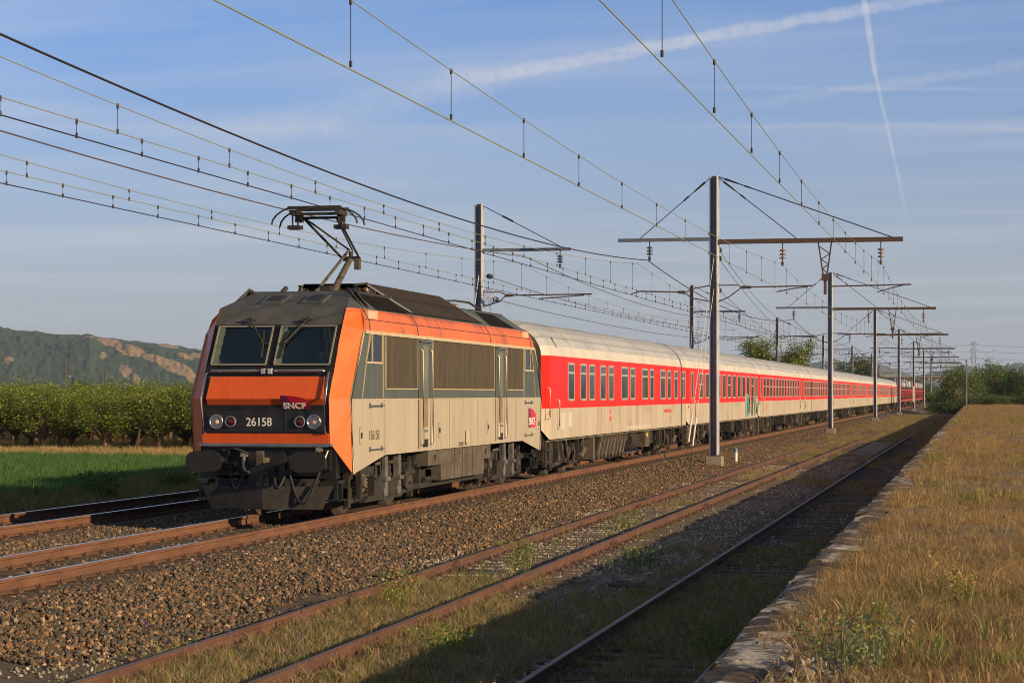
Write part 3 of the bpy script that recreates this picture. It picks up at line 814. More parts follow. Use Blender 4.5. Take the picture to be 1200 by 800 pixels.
        vr = [fpt(2.47, 1.085*s, 0.09), fpt(2.05, 1.09*s, 0.11), fpt(1.5, 1.08*s, 0.10)]
        m.tube([fpt(2.5, 1.08*s, 0.0)]+vr+[fpt(1.46, 1.08*s, 0.0)], 0.02, 6)
        fin(m, 'handrail', 'chrome')
        m = MB(); m.box(0.03*s-0.035*0-0.06*(s < 0), 0.03*s+0.06*(s > 0), -8.33, -8.24, 2.475, 2.565)
        fin(m, 'step_bracket', 'galv')
    # roof vents on the nose slope
    for s in (-1, 1):
        m = MB()
        def rp(x, t, o=0.0): return (x, -7.42+1.22*t-0.28*o, 3.62+0.35*t+0.96*o)
        x0, x1 = (0.22, 0.62) if s > 0 else (-0.52, -0.12)
        m.poly([rp(x0, 0.22, 0.03), rp(x1, 0.22, 0.03), rp(x1, 0.72, 0.03), rp(x0, 0.72, 0.03)], 0)
        m.poly([rp(x0, 0.22, 0.0), rp(x1, 0.22, 0.0), rp(x1, 0.22, 0.03), rp(x0, 0.22, 0.03)], 0)
        m.poly([rp(x1, 0.22, 0.0), rp(x1, 0.72, 0.0), rp(x1, 0.72, 0.03), rp(x1, 0.22, 0.03)], 0)
        m.poly([rp(x0, 0.22, 0.0), rp(x0, 0.72, 0.0), rp(x0, 0.72, 0.03), rp(x0, 0.22, 0.03)], 0)
        for k in range(6):
            xa = x0+0.07+(x1-x0-0.14)*k/6
            m.poly([rp(xa, 0.32, 0.034), rp(xa+0.03, 0.32, 0.034), rp(xa+0.03, 0.66, 0.034), rp(xa, 0.66, 0.034)], 1)
        fin(m, 'roof_vent', ['loco_roof', 'loco_black'])
    m = MB(); m.lathe((-0.1, -6.1, 3.96), (0, 0, 1), [(0, 0.05), (0.05, 0.05), (0.09, 0.03), (0.1, 0.06), (0.12, 0.05)], 10)
    m.bar((-0.45, -6.1, 3.96), (-0.40, -6.0, 4.05), 0.06)
    fin(m, 'horn', 'dark_steel')
    # buffer beam and what hangs on it
    m = MB()
    m.box(-1.20, 1.20, -8.22, -8.0, 0.70, 1.25)
    for s in (-1, 1):
        m.box(s*0.91-0.22, s*0.91+0.22, -8.32, -8.2, 0.84, 1.2)
        m.box(s*1.16-0.1, s*1.16+0.1, -8.28, -7.9, 0.62, 0.68)
        m.box(s*1.2-0.03, s*1.2+0.03, -8.25, -8.19, 0.35, 0.66); m.box(s*1.2-0.03, s*1.2+0.03, -7.96, -7.9, 0.35, 0.66)
        m.box(s*1.16-0.12, s*1.16+0.12, -8.28, -7.9, 0.33, 0.36)
    m.box(-0.33, 0.33, -8.30, -8.1, 0.55, 1.18)
    fin(m, 'buffer_beam', 'loco_black')
    for s in (-1, 1):
        m = MB()
        m.cyl((s*0.91, -8.32, 1.02), (s*0.91, -8.62, 1.02), 0.125, 0.115, 14); m.cyl((s*0.91, -8.6, 1.02), (s*0.91, -8.88, 1.02), 0.09, None, 12)
        m.box(s*0.91-0.16, s*0.91+0.16, -8.34, -8.28, 0.88, 1.17)
        bo = fin(m, 'buffer', 'underframe')
        m = MB()
        pts = []
        for k in range(24):
            a = 2*math.pi*k/24
            ex = 0.31*np.sign(math.cos(a))*abs(math.cos(a))**0.55; ez = 0.175*np.sign(math.sin(a))*abs(math.sin(a))**0.6
            pts.append((s*0.91+ex, 1.005+ez))
        m.extrude(pts, 'y', -8.90, -8.865)
        fin(m, 'buffer_head', 'rubber', bo, bev=0.008)
    m = MB()
    m.box(-0.05, 0.05, -8.62, -8.25, 0.98, 1.06); m.extrude([(-8.68, 1.16), (-8.60, 1.18), (-8.58, 1.0), (-8.56, 0.9), (-8.64, 0.9)], 'x', -0.06, 0.06)
    for zz in (0.72, 0.6, 0.48):
        m.tube([(-0.05, -8.42, zz+0.06), (-0.07, -8.44, zz), (0.0, -8.46, zz-0.07), (0.07, -8.44, zz), (0.05, -8.42, zz+0.06), (-0.05, -8.42, zz+0.06)], 0.022, 5)
    m.box(-0.12, -0.02, -8.5, -8.3, 0.58, 0.66)
    fin(m, 'coupling_hook', 'under_light')
    for hi, (xa, za, xb, zb, dr, rr, mm) in enumerate(((-0.38, 1.10, -0.30, 0.80, 0.05, 0.028, 'handrail'), (0.42, 0.82, 0.98, 0.90, 0.42, 0.026, 'rubber'), (-0.62, 0.9, -0.36, 0.86, 0.25, 0.026, 'rubber'), (0.14, 0.85, 0.36, 0.8, 0.2, 0.026, 'rubber'), (-0.7, 1.16, -0.3, 1.12, -0.05, 0.02, 'underframe'), (0.95, 1.2, 1.1, 1.18, 0.16, 0.018, 'handrail'))):
        m = MB(); pts = []
        for k in range(13):
            t_ = k/12
            pts.append((xa+(xb-xa)*t_, -8.36-0.12*math.sin(math.pi*t_), za+(zb-za)*t_-dr*math.sin(math.pi*t_)*1.35))
        m.tube(pts, rr, 6)
        m.box(xa-0.05, xa+0.05, -8.4, -8.3, za-0.03, za+0.05)
        fin(m, 'hose', mm)
    # snow plough
    m = MB()
    m.poly([(-1.18, -8.30, 0.58), (0, -8.52, 0.58), (0, -8.50, 0.19), (-0.98, -8.30, 0.19)]); m.poly([(1.18, -8.30, 0.58), (0, -8.52, 0.58), (0, -8.50, 0.19), (0.98, -8.30, 0.19)])
    m.poly([(-1.18, -8.26, 0.58), (0, -8.47, 0.58), (0, -8.45, 0.19), (-0.98, -8.26, 0.19)]); m.poly([(1.18, -8.26, 0.58), (0, -8.47, 0.58), (0, -8.45, 0.19), (0.98, -8.26, 0.19)])
    for s in (-1, 1):
        m.poly([(s*1.18, -8.30, 0.58), (s*1.18, -8.26, 0.58), (0, -8.47, 0.58), (0, -8.52, 0.58)]); m.bar((s*0.7, -8.3, 0.5), (s*0.7, -8.0, 0.9), 0.07)
    m.box(-0.9, 0.9, -8.22, -8.16, 0.3, 0.75)
    fin(m, 'snow_plough', 'dark_steel')
    # side windows of the cab (both sides)
    for s in (1, -1):
        x = s*e*HW       # fin() turns the rear cab round
        m = MB()
        xa = s*(HW+0.006)
        for (q0, q1) in ((-6.80, -6.16),):
            for p_, q_ in (((q0, 2.68), (q1, 2.68)), ((q1, 2.68), (q1, 3.17)), ((q0, 2.68), (q0, 3.17))):
                m.bar((xa, p_[0], p_[1]), (xa, q_[0], q_[1]), 0.03, 0.035)
        m.bar((xa, -7.18, 2.68), (xa, -6.8, 2.68), 0.03); m.bar((xa, -7.18, 2.68), (xa, -6.88, 3.17), 0.02)
        m.bar((xa, -6.08, 2.06), (xa, -6.08, 3.17), 0.014); m.bar((xa, -7.42, 2.06), (xa, -6.95, 3.17), 0.014)
        fo = fin(m, 'cab_window', 'moulding')
        m = MB(); xa = s*(HW+0.004)
        m.poly([(xa, -6.78, 2.69), (xa, -6.18, 2.69), (xa, -6.18, 3.17), (xa, -6.78, 3.17)]); m.poly([(xa, -7.14, 2.69), (xa, -6.83, 2.69), (xa, -6.83, 3.17), (xa, -6.9, 3.17)])
        fin(m, 'pane', 'loco_glass', fo)
        for zz in (1.93, 1.17):
            m = MB(); m.tube([(s*HW, -6.95, zz), (s*(HW+0.06), -6.95, zz), (s*(HW+0.06), -6.2, zz), (s*HW, -6.2, zz)], 0.012, 5)
            for yy in (-6.95, -6.2): m.box(s*(HW+0.012)-0.012, s*(HW+0.012)+0.012, yy-0.018, yy+0.018, zz-0.045, zz+0.045)
            fin(m, 'grab_rail', 'galv_dark')

# inside of the front cab, seen through the windscreen
m = MB()
m.box(-1.30, 1.30, -6.35, -6.3, 1.3, 3.5, 0); m.box(-1.3, 1.3, -7.9, -6.3, 1.28, 1.32, 1); m.box(-1.1, 1.1, -7.3, -6.3, 3.36, 3.40, 0)
for s in (-1, 1): m.poly([(s*1.12, -7.98, 2.55), (s*1.36, -7.5, 2.55), (s*1.34, -6.3, 2.55), (s*1.34, -6.3, 3.35), (s*1.34, -7.2, 3.35), (s*1.13, -7.6, 3.35)], 2)
m.box(-1.1, 1.1, -8.0, -7.45, 2.2, 2.6, 1); m.box(-0.45, 0.05, -6.36, -6.355, 1.4, 3.1, 2); m.box(0.62, 0.72, -7.75, -7.55, 2.6, 2.68, 1)
m.build('cab_interior', ['cab_wall', 'cab_desk', 'cab_side'], loco)
for xs_ in (-0.6, 0.62):
    m = MB(); m.box(xs_-0.24, xs_+0.24, -6.92, -6.82, 1.95, 2.62); m.box(xs_-0.24, xs_+0.24, -7.3, -6.85, 1.86, 1.96); m.cyl((xs_, -7.05, 1.3), (xs_, -7.05, 1.86), 0.07)
    bevel(m.build('cab_seat', 'cab_desk', loco), 0.03)


def seated_person(name, label, loc):
    """one skinned body, sitting, forearms forward on the desk"""
    J = [((0, 0, 0), 0.15), ((0, 0.02, 0.25), 0.15), ((0, 0.0, 0.48), 0.155), ((0, -0.02, 0.57), 0.065), ((0, -0.04, 0.66), 0.075), ((0, -0.05, 0.78), 0.095), ((0, -0.05, 0.86), 0.07),
         ((0.19, 0, 0.48), 0.065), ((0.25, -0.08, 0.25), 0.048), ((0.18, -0.32, 0.20), 0.036), ((0.16, -0.40, 0.20), 0.034),
         ((-0.19, 0, 0.48), 0.065), ((-0.25, -0.08, 0.25), 0.048), ((-0.18, -0.32, 0.20), 0.036), ((-0.16, -0.40, 0.20), 0.034),
         ((0.10, -0.25, -0.02), 0.085), ((0.11, -0.45, -0.02), 0.062), ((0.11, -0.46, -0.42), 0.045), ((-0.10, -0.25, -0.02), 0.085), ((-0.11, -0.45, -0.02), 0.062), ((-0.11, -0.46, -0.42), 0.045)]
    E_ = [(0, 1), (1, 2), (2, 3), (3, 4), (4, 5), (5, 6), (2, 7), (7, 8), (8, 9), (9, 10), (2, 11), (11, 12), (12, 13), (13, 14), (0, 15), (15, 16), (16, 17), (0, 18), (18, 19), (19, 20)]
    me = bpy.data.meshes.new(name); me.from_pydata([j[0] for j in J], E_, [])
    o = bpy.data.objects.new(name, me); C.objects.link(o); o.location = loc
    bm = bmesh.new(); bm.from_mesh(me); L = bm.verts.layers.skin.verify(); bm.verts.ensure_lookup_table()
    for v, j in zip(bm.verts, J): v[L].radius = (j[1], j[1]); v[L].use_root = v.index == 0
    bm.to_mesh(me); bm.free()
    o.modifiers.new('skin', 'SKIN').use_smooth_shade = True
    sb = o.modifiers.new('subdivision', 'SUBSURF'); sb.levels = sb.render_levels = 2
    me.materials.append(MATS['dark_cloth'])
    tag(o, label, 'person')
    h = MB(); n = 14                                       # face and head, with nose, ears, eyes, mouth
    h.lathe((0, -0.055, 0.63), (0, 0, 1), [(0, 0.03), (0.015, 0.055), (0.05, 0.074), (0.10, 0.084), (0.15, 0.085), (0.20, 0.076), (0.235, 0.05), (0.25, 0.02)], n, 0)
    h.extrude([(-0.135, 0.735), (-0.165, 0.725), (-0.135, 0.78)], 'x', -0.014, 0.014, 0)
    for q in (-1, 1):
        h.box(q*0.085-0.012, q*0.085+0.012, -0.07, -0.03, 0.72, 0.78, 0); h.box(q*0.032-0.012, q*0.032+0.012, -0.143, -0.137, 0.765, 0.775, 1)
    h.box(-0.024, 0.024, -0.135, -0.128, 0.692, 0.698, 1)
    h.build('head', ['skin', 'dark_hair'], o)
    h = MB(); h.lathe((0, -0.04, 0.76), (0, 0, 1), [(0, 0.094), (0.06, 0.094), (0.10, 0.082), (0.125, 0.05), (0.135, 0.01)], n, 0); h.build('hair', 'dark_hair', o)
    for q in (-1, 1):
        h = MB(); h.box(q*0.16-0.035, q*0.16+0.035, -0.47, -0.39, 0.185, 0.212)
        for k in range(4): h.tube([(q*(0.16+0.018*(k-1.5)), -0.465, 0.20), (q*(0.16+0.018*(k-1.5)), -0.505-0.006*(k in (1, 2)), 0.198), (q*(0.16+0.018*(k-1.5)), -0.53-0.008*(k in (1, 2)), 0.178)], [0.0085, 0.008, 0.006], 5)
        h.tube([(q*0.13, -0.42, 0.2), (q*0.105, -0.45, 0.196), (q*0.10, -0.475, 0.19)], [0.011, 0.009, 0.007], 5)
        h.build('hand', 'skin', o)
    return o


seated_person('person', 'driver in dark clothing seated behind the right hand windscreen pane of the locomotive', (TX+0.66, LY-7.08, 2.06))

# side doors, grilles, lettering
for s in (1, -1):
    rotd = 1 if s == 1 else -1
    for yc in (-3.12, 3.55):
        m = MB(); xs_ = s*(HW+0.006)
        m.box(xs_-0.006, xs_+0.006, yc-0.46, yc+0.46, 2.06, 3.16, 0); m.box(xs_-0.006, xs_+0.006, yc-0.44, yc+0.44, 1.10, 2.03, 1)
        m.box(xs_-0.002, xs_+0.012, yc-0.20, yc+0.20, 2.06, 3.05, 2); m.box(xs_-0.002, xs_+0.012, yc-0.2, yc+0.2, 1.5, 2.05, 3)
        m.box(xs_-0.002, xs_+0.014, yc-0.2, yc+0.2, 1.24, 1.42, 1); m.box(xs_, xs_+0.018, yc-0.19, yc+0.19, 1.12, 1.27, 5); m.box(xs_, xs_+0.016, yc-0.2, yc+0.2, 1.40, 1.45, 4)
        m.box(xs_, xs_+s*0.05, yc-0.46, yc+0.48, 3.12, 3.15, 4)
        dr = m.build('door', ['loco_grey', 'loco_beige', 'door_strip', 'grille_plain', 'galv_dark', 'loco_black'], loco)
        for q in (-0.47, 0.47):
            m = MB(); m.box(s*(HW+0.002)-0.004, s*(HW+0.002)+0.004, yc+q-0.015, yc+q+0.015, 1.10, 3.17); m.build('door_gap', 'loco_black', dr)
        m = MB()
        for q in (-0.36, 0.38):
            m.tube([(s*HW, yc+q, 1.14), (s*(HW+0.07), yc+q, 1.2), (s*(HW+0.07), yc+q, 2.95), (s*HW, yc+q, 3.0)], 0.02, 6)
        m.build('handrail', 'handrail', dr)
    for (q0, q1) in ((-5.92, -3.68), (-2.52, 2.92), (4.2, 6.0)):
        m = MB(); xs_ = s*(HW+0.004)
        m.box(xs_-0.006, xs_+0.006, q0, q1, 2.24, 3.165, 0)
        for (p_, q_) in (((q0, 2.225), (q1, 2.225)), ((q0, 2.24), (q0, 3.17)), ((q1, 2.24), (q1, 3.17))):
            m.bar((xs_, p_[0], p_[1]), (xs_, q_[0], q_[1]), 0.03, 0.02, 1)
        m.build('ventilation_grille', ['grille', 'moulding'], loco)
for (yy, zz) in ((-7.45, 1.42), (-1.95, 1.42), (2.35, 1.42), (7.85, 1.42)):
    m = MB(); m.box(HW-0.01, HW+0.012, yy-0.04, yy+0.04, zz-0.05, zz+0.05)
    for q in (-0.14, 0.14): m.box(HW, HW+0.004, yy-0.10, yy-0.02, zz+q-0.005, zz+q+0.005)
    m.box(HW, HW+0.004, yy-0.11, yy-0.10, zz-0.14, zz+0.14)
    m.build('lifting_mark', 'dark_steel', loco)
m = MB(); m.box(HW, HW+0.008, 0.25, 0.55, 1.13, 1.36, 0); m.box(HW, HW+0.012, 0.22, 0.25, 1.12, 1.37, 1)
m.build('data_plate', ['moulding', 'dark_steel'], loco)
for yy in (-5.95, -1.15, 1.35, 5.2):
    m = MB(); m.box(HW, HW+0.003, yy-0.004, yy+0.004, 1.06, 2.03)
    for q in range(9): m.cyl((HW, yy+0.04, 1.12+q*0.11), (HW+0.005, yy+0.04, 1.12+q*0.11), 0.008, n=6)
    m.build('panel_seam', 'number_dark', loco)
text('number', '126158', 0.24, 'number_dark', loco, (HW+0.004, -7.0, 1.335), SIDE_ROT, 'thin dark running number on the beige side', 0.002, 0.95)
text('lettering', '1 1710 B1 F 907', 0.12, 'number_dark', loco, (HW+0.004, -0.45, 1.07), SIDE_ROT, None, 0.002, 1.0)
# operator's mark: purple and red quarter shape with white letters, on the nose and on the side


def logo(parent, org, u, v, wd, ht, rot, nrm_, size, sx):
    org, u, v, nrm_ = Vector(org), Vector(u), Vector(v), Vector(nrm_)
    m = MB()
    n = 14
    top = [(0.0, 1.0)]+[(1.0*math.sin(a)**0.95, 0.52+0.48*math.cos(a)) for a in np.linspace(0.15, math.pi/2, n)]
    poly = [(0, 0)]+[(0.94, 0)]+[(0.97, 0.25)]+top[::-1]
    cen = [0.33]
    full = [org+u*(wd*a)+v*(ht*c_)+nrm_*0.004 for a, c_ in poly]
    m.poly(full, 1)
    left = [(0, 0), (0.2, 0), (0.34, 0.5), (0.22, 0.99), (0, 1.0)]
    m.poly([org+u*(wd*a)+v*(ht*c_)+nrm_*0.0065 for a, c_ in left], 0)
    o = m.build('logo', ['logo_purple', 'logo_red'], parent, label='red and purple railway logo')
    p = org+u*(wd*0.05)+v*(ht*0.14)+nrm_*0.009
    t_ = text('letters', 'SNCF', size, 'logo_white', o, p, rot, None, 0.002, sx, 'LEFT', 0.004)
    return o


logo(loco, (0.30, -8.335, 1.858), (1, 0, 0), (0, -0.55, 0.84), 0.50, 0.30, (math.atan2(0.84, -0.55)-0.0, 0, 0), (0, -0.84, -0.55), 0.165, 1.0)
logo(loco, (HW+0.001, 6.62, 1.34), (0, 1, 0), (0, 0, 1), 0.86, 0.46, SIDE_ROT, (1, 0, 0), 0.24, 1.15)

# roof: sloped mesh covers, open equipment wells, pantographs
m = MB()
for s in (1, -1):
    m.poly([(s*1.265, -3.55, 3.668), (s*1.265, 2.45, 3.668), (s*0.62, 1.25, 4.20), (s*0.62, -4.3, 4.20)], 0)
m.poly([(-0.62, -4.3, 4.20), (0.62, -4.3, 4.20), (0.62, 1.25, 4.20), (-0.62, 1.25, 4.20)], 0)
m.poly([(-1.265, -3.55, 3.668), (1.265, -3.55, 3.668), (0.62, -4.3, 4.20), (-0.62, -4.3, 4.20)], 2)
m.poly([(-1.265, 2.45, 3.668), (1.265, 2.45, 3.668), (0.62, 1.25, 4.20), (-0.62, 1.25, 4.20)], 2)
for s in (1, -1):
    m.bar((s*1.27, -3.58, 3.68), (s*0.62, -4.32, 4.17), 0.03, 0.03, 1); m.bar((s*1.27, 2.48, 3.68), (s*0.62, 1.27, 4.17), 0.03, 0.03, 1)
m.build('roof_grille', ['roof_mesh', 'loco_grey', 'roof_well'], loco)
m = MB()
for s in (1, -1):
    m.box(s*0.93-0.03, s*0.93+0.03, -6.4, -3.8, 3.92, 3.97); m.bar((s*1.2, -6.7, 3.68), (s*0.9, -6.55, 4.0), 0.04); m.bar((s*1.24, -6.45, 3.66), (s*0.94, -6.3, 3.99), 0.05)
    m.box(s*0.8-0.03, s*0.8+0.03, 3.2, 6.4, 3.92, 4.0)
for k in range(14):
    yy = -5.2+k*0.075; xx = rnd.uniform(0.3, 0.8); h = rnd.uniform(0.05, 0.16)
    m.box(xx-0.08, xx+0.08, yy-0.05, yy+0.05, 3.93, 3.93+h)
    m.cyl((xx, yy+0.07, 3.93), (xx, yy+0.07, 4.04), 0.04, n=8)
m.bar((0.62, -5.25, 4.13), (0.62, -4.3, 4.20), 0.035); m.bar((0.64, -5.25, 4.13), (0.9, -5.6, 3.94), 0.03)
m.box(-0.1, 0.1, -5.0, -4.3, 3.93, 4.13)
m.build('roof_equipment', 'dark_steel', loco)
m = MB()
for (xx, yy) in ((0.72, -4.75), (0.5, -4.6), (-0.5, -4.6), (0.55, 2.9), (-0.4, 3.0)):
    m.lathe((xx, yy, 3.93), (0, 0, 1), [(0, 0.05), (0.03, 0.08), (0.05, 0.05), (0.08, 0.08), (0.10, 0.05), (0.13, 0.08), (0.15, 0.05), (0.17, 0.04)], 10)
m.build('insulator', 'porcelain', loco)
m = MB()
m.box(-0.6, 0.6, 2.7, 4.0, 3.98, 4.03); m.tube([(-0.5, 2.7, 4.08), (0.2, 2.8, 4.12), (0.6, 2.9, 4.08)], 0.025, 6)
m.tube([(-0.7, 2.6, 4.15), (0.6, 2.7, 4.17), (0.72, 3.5, 4.16), (0.85, 3.9, 4.04)], 0.025, 6); m.box(-0.5, 0.1, 2.7, 3.6, 4.03, 4.10)
m.build('folded_pantograph', 'dark_steel', loco)
m = MB()
for s in (1, -1):
    m.poly([(s*1.255, 3.3, 3.645), (s*1.255, 5.9, 3.645), (s*0.93, 5.0, 3.942), (s*0.93, 3.2, 3.942)])
m.build('roof_opening', 'roof_well', loco)
m = MB()
for s in (1, -1):
    v_ = [(s*1.262, -5.9, 3.64), (s*1.262, -3.75, 3.64), (s*0.91, -4.1, 3.945), (s*0.91, -6.1, 3.945)]
    m.poly([(p[0]+s*0.004, p[1], p[2]+0.006) for p in v_])
    m.poly([(s*1.24, -6.75, 3.652), (s*1.20, -6.6, 3.69), (s*0.93, -6.25, 3.93), (s*0.95, -6.38, 3.912)])
m.build('roof_well', 'roof_well', loco)

# raised pantograph
pan = thing_part('pantograph', loco, (0, 0, 0))
HB, KN, HD = (-5.0, 4.02), (-3.30, 4.74), (-5.38, 5.50)
m = MB()
m.box(-0.5, 0.5, -5.3, -3.6, 3.972, 4.0); m.box(-0.4, 0.4, HB[0]-0.08, HB[0]+0.08, 3.95, 4.03)
for s in (-1, 1):
    m.lathe((s*0.45, -5.2, 3.93), (0, 0, 1), [(0, 0.05), (0.03, 0.07), (0.06, 0.05)], 8)
m.build('base_frame', 'dark_steel', pan)
m = MB()
m.cyl((0.08, HB[0]+0.25, HB[1]-0.02), (0.0, KN[0], KN[1]), 0.065, 0.055, 10)
m.box(-0.17, 0.17, KN[0]-0.06, KN[0]+0.08, KN[1]-0.05, KN[1]+0.03); m.cyl((0.2, KN[0], KN[1]-0.02), (-0.2, KN[0], KN[1]-0.02), 0.03)
m.box(0.08, 0.18, KN[0]-0.05, KN[0]+0.1, KN[1]-0.22, KN[1])
m.build('lower_arm', 'under_light', pan)
m = MB()
m.cyl((-0.12, HB[0]-0.1, HB[1]+0.0), (-0.03, KN[0]-0.05, KN[1]+0.14), 0.028, n=8)
m.cyl((-0.12, HB[0]-0.1, HB[1]-0.06), (-0.12, HB[0]-0.1, HB[1]+0.04), 0.05)
m.build('control_rod', 'under_light', pan)
m = MB()
for s in (-1, 1):
    m.cyl((s*0.17, KN[0], KN[1]), (s*0.33, HD[0]+0.15, HD[1]-0.14), 0.024, n=6)
    m.cyl((s*0.03, KN[0], KN[1]+0.16), (s*0.29, HD[0]+0.2, HD[1]-0.16), 0.018, n=6)
m.cyl((0, KN[0], KN[1]+0.13), (0, KN[0], KN[1]-0.05), 0.04)
m.cyl((-0.42, HD[0]+0.15, HD[1]-0.14), (0.42, HD[0]+0.15, HD[1]-0.14), 0.025)
m.build('upper_arm', 'dark_steel', pan)
m = MB()
for yy in (HD[0]-0.24, HD[0]+0.24):
    m.box(-0.5, 0.5, yy-0.03, yy+0.03, HD[1]-0.01, HD[1]+0.045)
    for s in (-1, 1):
        m.tube([(s*0.49, yy, HD[1]+0.015), (s*0.60, yy, HD[1]-0.03), (s*0.72, yy, HD[1]-0.11), (s*0.79, yy, HD[1]-0.2), (s*0.81, yy, HD[1]-0.28)], 0.017, 6)
for s in (-1, 1):
    m.box(s*0.43-0.04, s*0.43+0.04, HD[0]-0.26, HD[0]+0.26, HD[1]-0.11, HD[1]-0.02)
    m.box(s*0.40-0.06, s*0.40+0.06, HD[0]+0.05, HD[0]+0.2, HD[1]-0.22, HD[1]-0.05)
    m.bar((s*0.44-0.05, HD[0], HD[1]-0.1), (s*0.44-0.05, HD[0], HD[1]-0.3), 0.025); m.bar((s*0.44+0.05, HD[0], HD[1]-0.1), (s*0.44+0.05, HD[0], HD[1]-0.3), 0.025)
    m.box(s*0.44-0.12, s*0.44+0.12, HD[0]-0.1, HD[0]+0.1, HD[1]-0.36, HD[1]-0.29)
m.box(-0.42, 0.42, HD[0]+0.02, HD[0]+0.08, HD[1]-0.1, HD[1]-0.05)
m.build('collector_head', 'dark_steel', pan)

# running gear
for yc in (-5.0, 5.0):
    bo = wheelset_bogie(loco, 'bogie', yc, 3.0, 0.575, 1.04, 'loco')
    for s in (-1, 1):
        for q in (-0.30, 0.62):
            m = MB()
            m.box(s*1.22-0.05, s*1.22+0.05, q-0.09, q+0.09, 0.42, 1.05)
            m.box(s*1.24-0.07, s*1.24+0.07, q-0.14, q+0.14, 0.56, 0.63)
            m.extrude([(q-0.16, 0.42), (q+0.16, 0.42), (q+0.10, 0.28), (q-0.10, 0.28)], 'x', s*1.2-0.06, s*1.2+0.06)
            m.build('suspension_post', 'bogie_post', bo)
    m = MB()
    for s in (-1, 1):
        m.box(s*1.15-0.1, s*1.15+0.1, -0.18, 0.5, 0.32, 0.60); m.box(s*1.14-0.1, s*1.14+0.1, -1.0, -0.42, 0.32, 0.62)
        m.extrude([(-1.6, 0.22), (0.9, 0.22), (1.3, 0.34), (0.7, 0.36), (-1.3, 0.32)], 'x', s*1.17-0.05, s*1.17+0.05)
        m.cyl((s*1.2, 1.0, 0.62), (s*1.2, 1.75, 0.66), 0.07); m.cyl((s*1.2, 1.2, 0.35), (s*1.2, 1.55, 0.75), 0.05)
        m.bar((s*1.22, 1.5, 0.95), (s*1.22, 1.1, 0.4), 0.05); m.bar((s*1.22, -1.9, 1.0), (s*1.22, -1.9, 0.3), 0.08)
        m.tube([(s*1.26, -0.55, 1.0), (s*1.28, -0.62, 0.75), (s*1.26, -0.9, 0.6), (s*1.2, -1.1, 0.7)], 0.018, 5)
        m.tube([(s*1.26, 0.95, 1.0), (s*1.28, 1.05, 0.7), (s*1.26, 0.85, 0.52)], 0.018, 5)
    m.build('suspension_link', 'underframe', bo)
m = MB()
for s in (1, -1):
    x0, x1 = sorted((s*1.36, s*0.4))
    m.box(x0, x1, -2.62, 2.85, 0.735, 1.03); m.box(x0, x1, -1.6, 2.2, 0.42, 0.735)
    xo = s*1.362
    for yy in (-0.5, 0.2, 1.1): m.box(xo-0.006, xo+0.006, yy-0.008, yy+0.008, 0.43, 1.02, 1)
    for yy in (-2.1, 2.35): m.box(xo-0.008, xo+0.008, yy-0.06, yy+0.06, 0.84, 0.95, 1)
bevel(m.build('equipment_box', ['under_light', 'loco_black'], loco), 0.012)
m = MB()
for s in (1, -1):
    m.box(s*1.05-0.1, s*1.05+0.1, -3.4, 3.4, 0.30, 0.40); m.bar((s*1.1, -2.6, 0.95), (s*1.1, -3.3, 0.45), 0.08); m.box(s*1.15-0.06, s*1.15+0.06, -2.9, -2.2, 0.72, 0.78)
    m.cyl((s*1.15, -2.2, 0.46), (s*1.15, -1.7, 0.46), 0.05); m.cyl((s*1.15, 2.3, 0.55), (s*1.15, 3.1, 0.55), 0.1)
    for k in range(8): m.box(s*1.1-0.06, s*1.1+0.06, -3.5+k*0.95, -3.5+k*0.95+rnd.uniform(0.1, 0.3), 0.4, rnd.uniform(0.55, 0.9))
m.build('underfloor_gear', 'underframe', loco)

# ------------------------------------------------------------------ the coaches
CW = 1.41
SIDE_PROF = [(CW, 1.00), (CW, 1.77), (CW, 3.085), (1.395, 3.20), (1.35, 3.34), (1.23, 3.55), (1.04, 3.73), (0.75, 3.88), (0.4, 3.98), (0.0, 4.03)]


def rounded(y0, y1, z0, z1, r, n=4):
    pts = []
    for (cy, cz, a0) in ((y1-r, z0+r, -90), (y1-r, z1-r, 0), (y0+r, z1-r, 90), (y0+r, z0+r, 180)):
        for k in range(n+1):
            a = R(a0+90*k/n); pts.append((cy+r*math.cos(a), cz+r*math.sin(a)))
    return pts


def window_parts(wd, z0, z1, bar_z, s=1):
    """frame and pane meshes for one window centred on y = 0"""
    fo = MB()
    out = rounded(-wd/2, wd/2, z0, z1, 0.09); inn = rounded(-wd/2+0.055, wd/2-0.055, z0+0.055, z1-0.055, 0.055)
    n = len(out); x0, x1 = s*(CW-0.004), s*(CW+0.016)
    fo.add([(x1, a, b_) for a, b_ in out]+[(x1, a, b_) for a, b_ in inn], [(i, (i+1) % n, n+(i+1) % n, n+i) for i in range(n)])
    fo.add([(x0, a, b_) for a, b_ in out]+[(x1, a, b_) for a, b_ in out], [(i, (i+1) % n, n+(i+1) % n, n+i) for i in range(n)])
    fo.add([(x1, a, b_) for a, b_ in inn]+[(x0, a, b_) for a, b_ in inn], [(i, (i+1) % n, n+(i+1) % n, n+i) for i in range(n)])
    if bar_z: fo.box(min(s*CW, s*(CW+0.014)), max(s*CW, s*(CW+0.014)), -wd/2+0.04, wd/2-0.04, bar_z-0.028, bar_z+0.028)
    pa = MB(); pa.poly([(s*(CW+0.004), a, b_) for a, b_ in inn])
    return fo.mesh('window', 'window_alu'), pa.mesh('pane', 'coach_glass')


WIN_CACHE = {}


